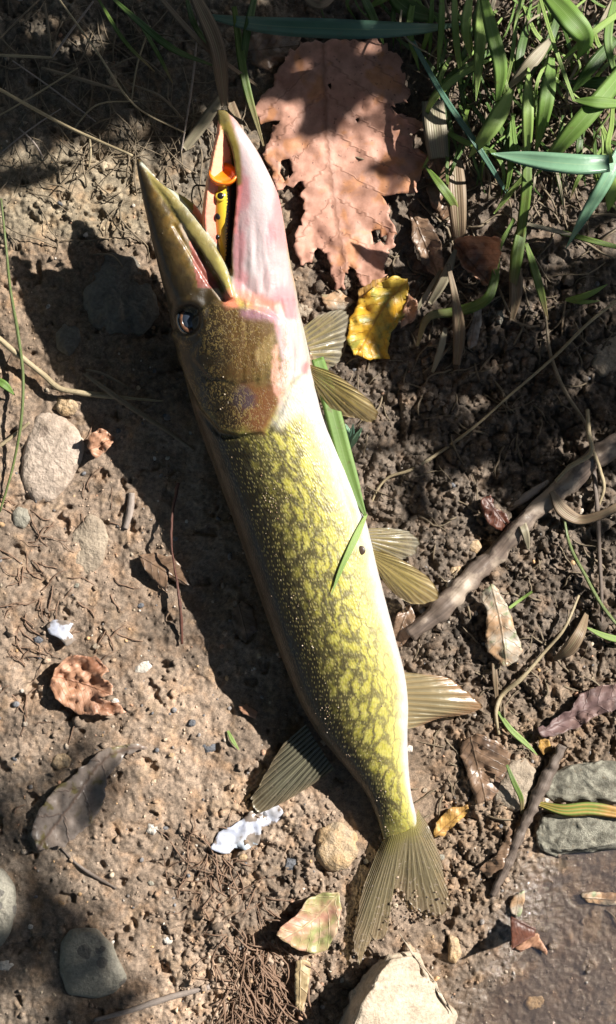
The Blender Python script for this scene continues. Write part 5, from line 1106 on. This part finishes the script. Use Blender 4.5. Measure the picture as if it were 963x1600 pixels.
tuft('dry_grass_clump', 'withered brown straw leaves bent over below the green grass', 'dry grass', (710, 420), [
 ([(804, 342, 30), (778, 392, 34), (772, 440, 26), (762, 466, 22), (738, 480, 18), (706, 488, 16), (672, 494, 14), (652, 540, 3)], [6, 8, 12, 15, 17, 15, 12, 5], G_DRYT, .4), ([(712, 390, 30), (694, 436, 20), (672, 474, 8)], [6, 15, 16, 10], G_STRAW, .5),
 ([(700, 412, 34), (712, 470, 28), (718, 520, 14), (714, 570, 4)], [6, 12, 20, 12], G_BROWN, .4), ([(696, 512, 12), (688, 548, 10), (676, 582, 3)], [6, 11, 10, 5], G_STRAW, .3), ([(710, 250, 20), (714, 310, 26), (718, 372, 14)], [24, 31, 28, 20], G_BROWN, .2),
 ([(676, 158, 30), (680, 200, 34), (686, 247, 26)], [34, 37, 36, 32], G_STRAW, .15), ([(860, 62, 50), (828, 100, 60), (794, 138, 46)], [8, 21, 18, 5], G_STRAW, .4), ([(820, 330, 20), (808, 398, 26), (800, 464, 6)], [8, 19, 18, 6], G_DRYT, .4),
 ([(822, 380, 22), (841, 440, 26), (856, 500, 6)], [6, 13, 12, 3], G_DRYT, .4), ([(805, 410, 10), (806, 460, 12), (800, 500, 4)], [14, 22, 18, 8], G_BROWN, .3), ([(690, 420, 14), (660, 470, 16), (640, 500, 4)], [4, 8, 8, 3], G_STRAW, .3), ([(800, 500, 6), (830, 510, 8), (860, 505, 4)], [2, 4, 4, 2], G_BROWN)])
tuft('grass_seedling', 'small two-bladed green seedling on the shaded soil', 'grass', (888, 467), [([(884, 468, 6), (915, 462, 22), (950, 444, 24)], [3, 10, 8, .8], G_LIGHT), ([(884, 469, 6), (910, 472, 16), (938, 470, 14)], [3, 7, 6, .8], G_LIGHT), ([(884, 470, 2), (880, 500, 4), (878, 530, 1)], [3, 3, 2], G_BROWN)])
tuft('grass_seedling', 'small feathery green sprout beside the lower pectoral fin', 'grass', (556, 690), [([(548, 700, 6), (556, 684, 20), (566, 668, 22)], [3, 9, 8, 1], G_TEAL), ([(546, 696, 6), (550, 678, 20), (552, 662, 22)], [3, 8, 7, 1], G_DTEAL), ([(544, 692, 6), (545, 675, 16), (540, 662, 14)], [3, 7, 6, 1], G_TEAL)])
def lone(label, path, width, mat, twist=0, absolute=False, fold=.2, cat='grass blade', n=40):
    v, f, uv = blade_mesh(path, width, fold, n, twist, absolute, 1.0)
    return tag(mesh_obj('grass_strand', v, f, mat, uv=uv), label, cat)
lone('long dark blue-green blade lying across the top of the pink leaf', [(318, 24, 5), (400, 38, 70), (500, 44, 105), (600, 46, 105), (680, 43, 70), (726, 37, 26)], [5, 24, 31, 30, 20, 2], G_DTEAL, .3)
lone('broad green blade pressed along the white belly', [(496, 560, 90), (508, 600, 96), (524, 660, 96), (540, 720, 94), (558, 775, 92), (571, 806, 92)], [20, 25, 27, 27, 22, 5], G_GREEN, .3, True)
za = [(573, 803), (560, 830), (545, 862), (530, 896), (518, 930)]
lone('thin green blade lying on the patterned flank', [(a, b, (on_fish(a, b, 4) or 90)) for a, b in za], [4, 11, 10, 7, .6], G_LIGHT, 0, True, .15)
lone('multicoloured orange and green blade on the lichen-grey stones', [(842, 1256, 16), (880, 1266, 30), (920, 1264, 34), (975, 1272, 34)], [8, 20, 22, 18], G_MULTI)
lone('bright green thin blade below the cream folded leaf', [(778, 1112, 8), (800, 1142, 14), (822, 1162, 12), (840, 1180, 6)], [4, 9, 9, 1], G_LIGHT)
lone('yellow-green curved blade over the cream stone', [(792, 1195, 26), (803, 1222, 34), (815, 1250, 26), (816, 1272, 8)], [4, 8, 8, 5], G_DRYT)
lone('short green blade poking out behind the cream folded leaf', [(796, 950, 12), (815, 936, 22), (832, 924, 20)], [5, 5, 4], G_LIGHT)
lone('green blade tip entering beside the thin dark twig', [(916, 980, 10), (940, 992, 16), (985, 1004, 14)], [2, 9, 11, 10], G_LIGHT)
lone('yellow-green blade bit on the clay left of the dorsal fin', [(356, 1142, 3), (364, 1158, 6), (374, 1172, 3)], [4, 7, 1], G_LIGHT)
lone('small green blade at the left edge by the straw', [(-15, 590, 20), (5, 600, 24), (24, 618, 14)], [8, 13, 1], G_GREEN)
lone('curled dry tan leaf blade arching over the thick branch', [(862, 768, 34), (880, 798, 26), (905, 812, 20), (935, 806, 22), (975, 786, 26)], [10, 22, 16, 14, 14], G_BROWN, .5)
lone('frayed pale bark strip hanging from the thick branch', [(812, 810, 30), (820, 830, 26), (826, 858, 8)], [14, 13, 4], G_STRAW)
lone('curled brown dead blade right of the cream folded leaf', [(918, 955, 10), (905, 990, 20), (885, 1018, 18), (866, 1030, 8)], [6, 18, 22, 6], G_BROWN, .5)
lone('brown dry blade standing below the cream folded leaf', [(772, 1036, 14), (774, 1065, 10), (776, 1090, 3)], [8, 9, 6], G_BROWN)

# ------------------------------------------------------------------ shrubs that shade the bank; unseen outer bushes and canopy added to dim the sky
BARK = wood_material('bark', (.10, .08, .06), (.16, .13, .10), .8, 30)
t = NT('shrub_leaf'); co = t.objco(); c = t.mix(t.mapr(t.noise(6, co, 3), .35, .65), (.05, .095, .025), (.085, .13, .035))
p = t.n('BsdfPrincipled', {'Base Color': c, 'Roughness': .5}); tr = t.n('BsdfTranslucent', {'Color': c})
SHRUB = t.finish(t.n('MixShader', {0: .25, 1: p.outputs[0], 2: tr.outputs[0]}).outputs[0])
def leaf_cards(pts, size, R):
    """pointed oval leaves of 8 faces with a bent midrib"""
    V = []; F = []
    base = np.array([(0, 0, 0), (.25, .2, .06), (.6, .24, .06), (1, 0, -.08), (.6, -.24, .06), (.25, -.2, .06), (.3, 0, 0), (.65, 0, 0)])
    fc = [(0, 6, 1), (1, 6, 7, 2), (2, 7, 3), (0, 5, 6), (5, 4, 7, 6), (4, 3, 7)]
    for k, p in enumerate(pts):
        s = R.uniform(*size); q = base*s - np.array([s/2, 0, 0]); a, b, g = R.uniform(0, 6.28), R.normal(0, .5), R.normal(0, .5)
        ca, sa = math.cos(a), math.sin(a); cb, sb = math.cos(b), math.sin(b); cg, sg = math.cos(g), math.sin(g)
        q = q @ np.array([[cb, 0, -sb], [0, 1, 0], [sb, 0, cb]]) @ np.array([[1, 0, 0], [0, cg, sg], [0, -sg, cg]]) @ np.array([[ca, sa, 0], [-sa, ca, 0], [0, 0, 1]])
        V.append(q+p); F += [tuple(i+8*k for i in f) for f in fc]
    return np.concatenate(V), F
def mtube(p0, p1, r0, r1, bend, R, n=12, m=8):
    p0 = np.array(p0, float); p1 = np.array(p1, float); s = np.linspace(0, 1, n)[:, None]; q = p0*(1-s)+p1*s + np.sin(np.pi*s)*np.array(bend)
    th = np.linspace(0, 2*np.pi, m, endpoint=False); tg = np.gradient(q, axis=0); tg /= np.linalg.norm(tg, axis=1)[:, None]; s1 = np.cross(tg, [0.3, .5, .8]); s1 /= np.linalg.norm(s1, axis=1)[:, None]; s2 = np.cross(s1, tg)
    r = (r0*(1-s)+r1*s)[:, :, None]; rg = q[:, None]+(np.cos(th)[None, :, None]*s1[:, None]+np.sin(th)[None, :, None]*s2[:, None])*r
    return loft_rings(rg)
def shrub(label, base, clusters, leaves, size, seed, hubf=.4):
    R = np.random.default_rng(seed); e = empty('shrub', base); tag(e, label, 'shrub', 'shrubs along the bank')
    V = []; F = []; off = 0; top = np.mean(clusters, axis=0)[:3]
    hub = np.array([base[0], base[1], base[2]+(top[2]-base[2])*hubf])
    for p0, p1, r0, r1 in [(base, hub, .02, .014)] + [(hub, c[:3], .009, .003) for c in clusters]:
        v, f = mtube(p0, p1, r0, r1, R.normal(0, .03, 3), R); V.append(v); F += [tuple(i+off for i in q) for q in f]; off += len(v)
    mesh_obj('trunk', np.concatenate(V), F, BARK, e, uv=np.zeros((off, 2)))
    pts = []
    for c in clusters:
        k = max(3, int(leaves*c[3]**2)) if len(c) > 3 else leaves
        d = R.normal(0, 1, (k, 3)); d /= np.linalg.norm(d, axis=1)[:, None]; pts.append(np.array(c[:3]) + d*(R.random((k, 1))**.4)*(c[3] if len(c) > 3 else .1)*np.array([1, 1, .7]))
    v, f = leaf_cards(np.concatenate(pts), size, R); mesh_obj('crown', v, f, SHRUB, e, smooth=False)
    return e
def toward(px, py, h): 
    x, y, _ = P(px, py, 0); k = h/math.tan(SUN_EL); return (x+SUN_AZ[0]*k, y+SUN_AZ[1]*k, h)
SH = [  # shaded patch centre, height of the foliage that shades it, radius
 (80, 30, .42, .055), (190, 90, .45, .06), (270, 30, .42, .05), (60, 190, .46, .045), (300, 160, .45, .03), (500, 110, .40, .04), (590, 130, .42, .04), (440, 60, .42, .045), (510, 150, .42, .04), (620, 265, .40, .012), (20, 90, .45, .05), (130, 150, .45, .05), (240, 200, .46, .02), (350, 40, .42, .05), (560, 70, .42, .045)]
SH2 = [(700, 520, .40, .045), (800, 590, .42, .05), (740, 650, .45, .045), (860, 500, .42, .045), (900, 660, .45, .045), (690, 590, .42, .035), (960, 560, .45, .05), (640, 520, .42, .02), (770, 700, .44, .04), (840, 680, .44, .045), (720, 450, .42, .035), (930, 740, .45, .035), (700, 740, .45, .02)]
SH3 = [(-10, 1250, .95, .05), (20, 1350, .95, .045), (0, 1450, 1.0, .05), (60, 1580, 1.0, .05), (130, 1500, 1.0, .035), (-30, 1130, .95, .035)]
shrub('leafy shrub overhanging the grass at the top of the bank', (.78, .72, 0), [toward(a, b, h_)+(r,) for a, b, h_, r in SH], 6000, (.03, .05), 1)
shrub('leafy shrub shading the dark soil right of the fish', (.92, .34, 0), [toward(a, b, h_)+(r,) for a, b, h_, r in SH2], 4300, (.025, .045), 2)
shrub('taller shrub behind the two low ones on the bank', (1.4, -.75, 0), [toward(a, b, h_)+(r,) for a, b, h_, r in SH3], 3800, (.035, .055), 3, 1.0)
for i, (x, y, h_, lb_) in enumerate([(-1.0, .85, 1.7, 'wide dense bush added up the bank beyond the snout to block sky light'), (-1.3, -.2, 1.7, 'wide dense bush added left of the clay bank to block sky light'), (-.1, 1.4, 1.8, 'dense bush added behind the grass clumps to block sky light'), (1.15, 1.45, 1.1, 'low round bush added beyond the overhanging shrub to block sky light'), (1.6, -1.1, 1.3, 'dense bush added across the puddle to block sky light'), (-1.0, -1.3, 1.6, 'dense bush added below the clay bank to block sky light'), (.1, -1.75, 1.5, 'dense bush added on the near side of the puddle to block sky light'), (1.55, -.3, 1.35, 'dense bush added right of the branch to block sky light'), (-.75, 1.5, 2.0, 'tall bush added between the two upper bushes to block sky light')]):  # ring of out-of-view bushes added to cut sky light and deepen shadows
    R = np.random.default_rng(50+i); cl = [(x+R.normal(0, .22), y+R.normal(0, .22), h_*R.uniform(.3, 1.0), .32) for _ in range(11)]
    shrub(lb_, (x, y, -.02), cl, 2600, (.08, .13), 60+i)
R = np.random.default_rng(77); e = empty('canopy_blocker', (-2.2, 1.2, 0)); tag(e, 'unseen crown added above the fish to block sky light', 'canopy_blocker')  # unseen canopy added overhead to darken the shadows
cl = [c for c in [(R.uniform(-2.4, 2.4), R.uniform(-2.4, 2.4), R.uniform(3.0, 4.0)) for _ in range(80)] if not (c[0] > .25 and c[1] < -.35)]
V = []; F = []; off = 0
for p0, p1, r0, r1 in [((-2.2, 1.2, -.05), (-1.6, .9, 2.4), .16, .10)] + [((-1.6, .9, 2.35), c, .05, .012) for c in cl]:
    v, f = mtube(p0, p1, r0, r1, R.normal(0, .06, 3), R); V.append(v); F += [tuple(i+off for i in q) for q in f]; off += len(v)
mesh_obj('trunk', np.concatenate(V), F, BARK, e, uv=np.zeros((off, 2)))
pts = np.concatenate([np.array(c)+R.normal(0, .24, (90, 3)) for c in cl]); v, f = leaf_cards(pts, (.14, .24), R); mesh_obj('crown', v, f, SHRUB, e, smooth=False)
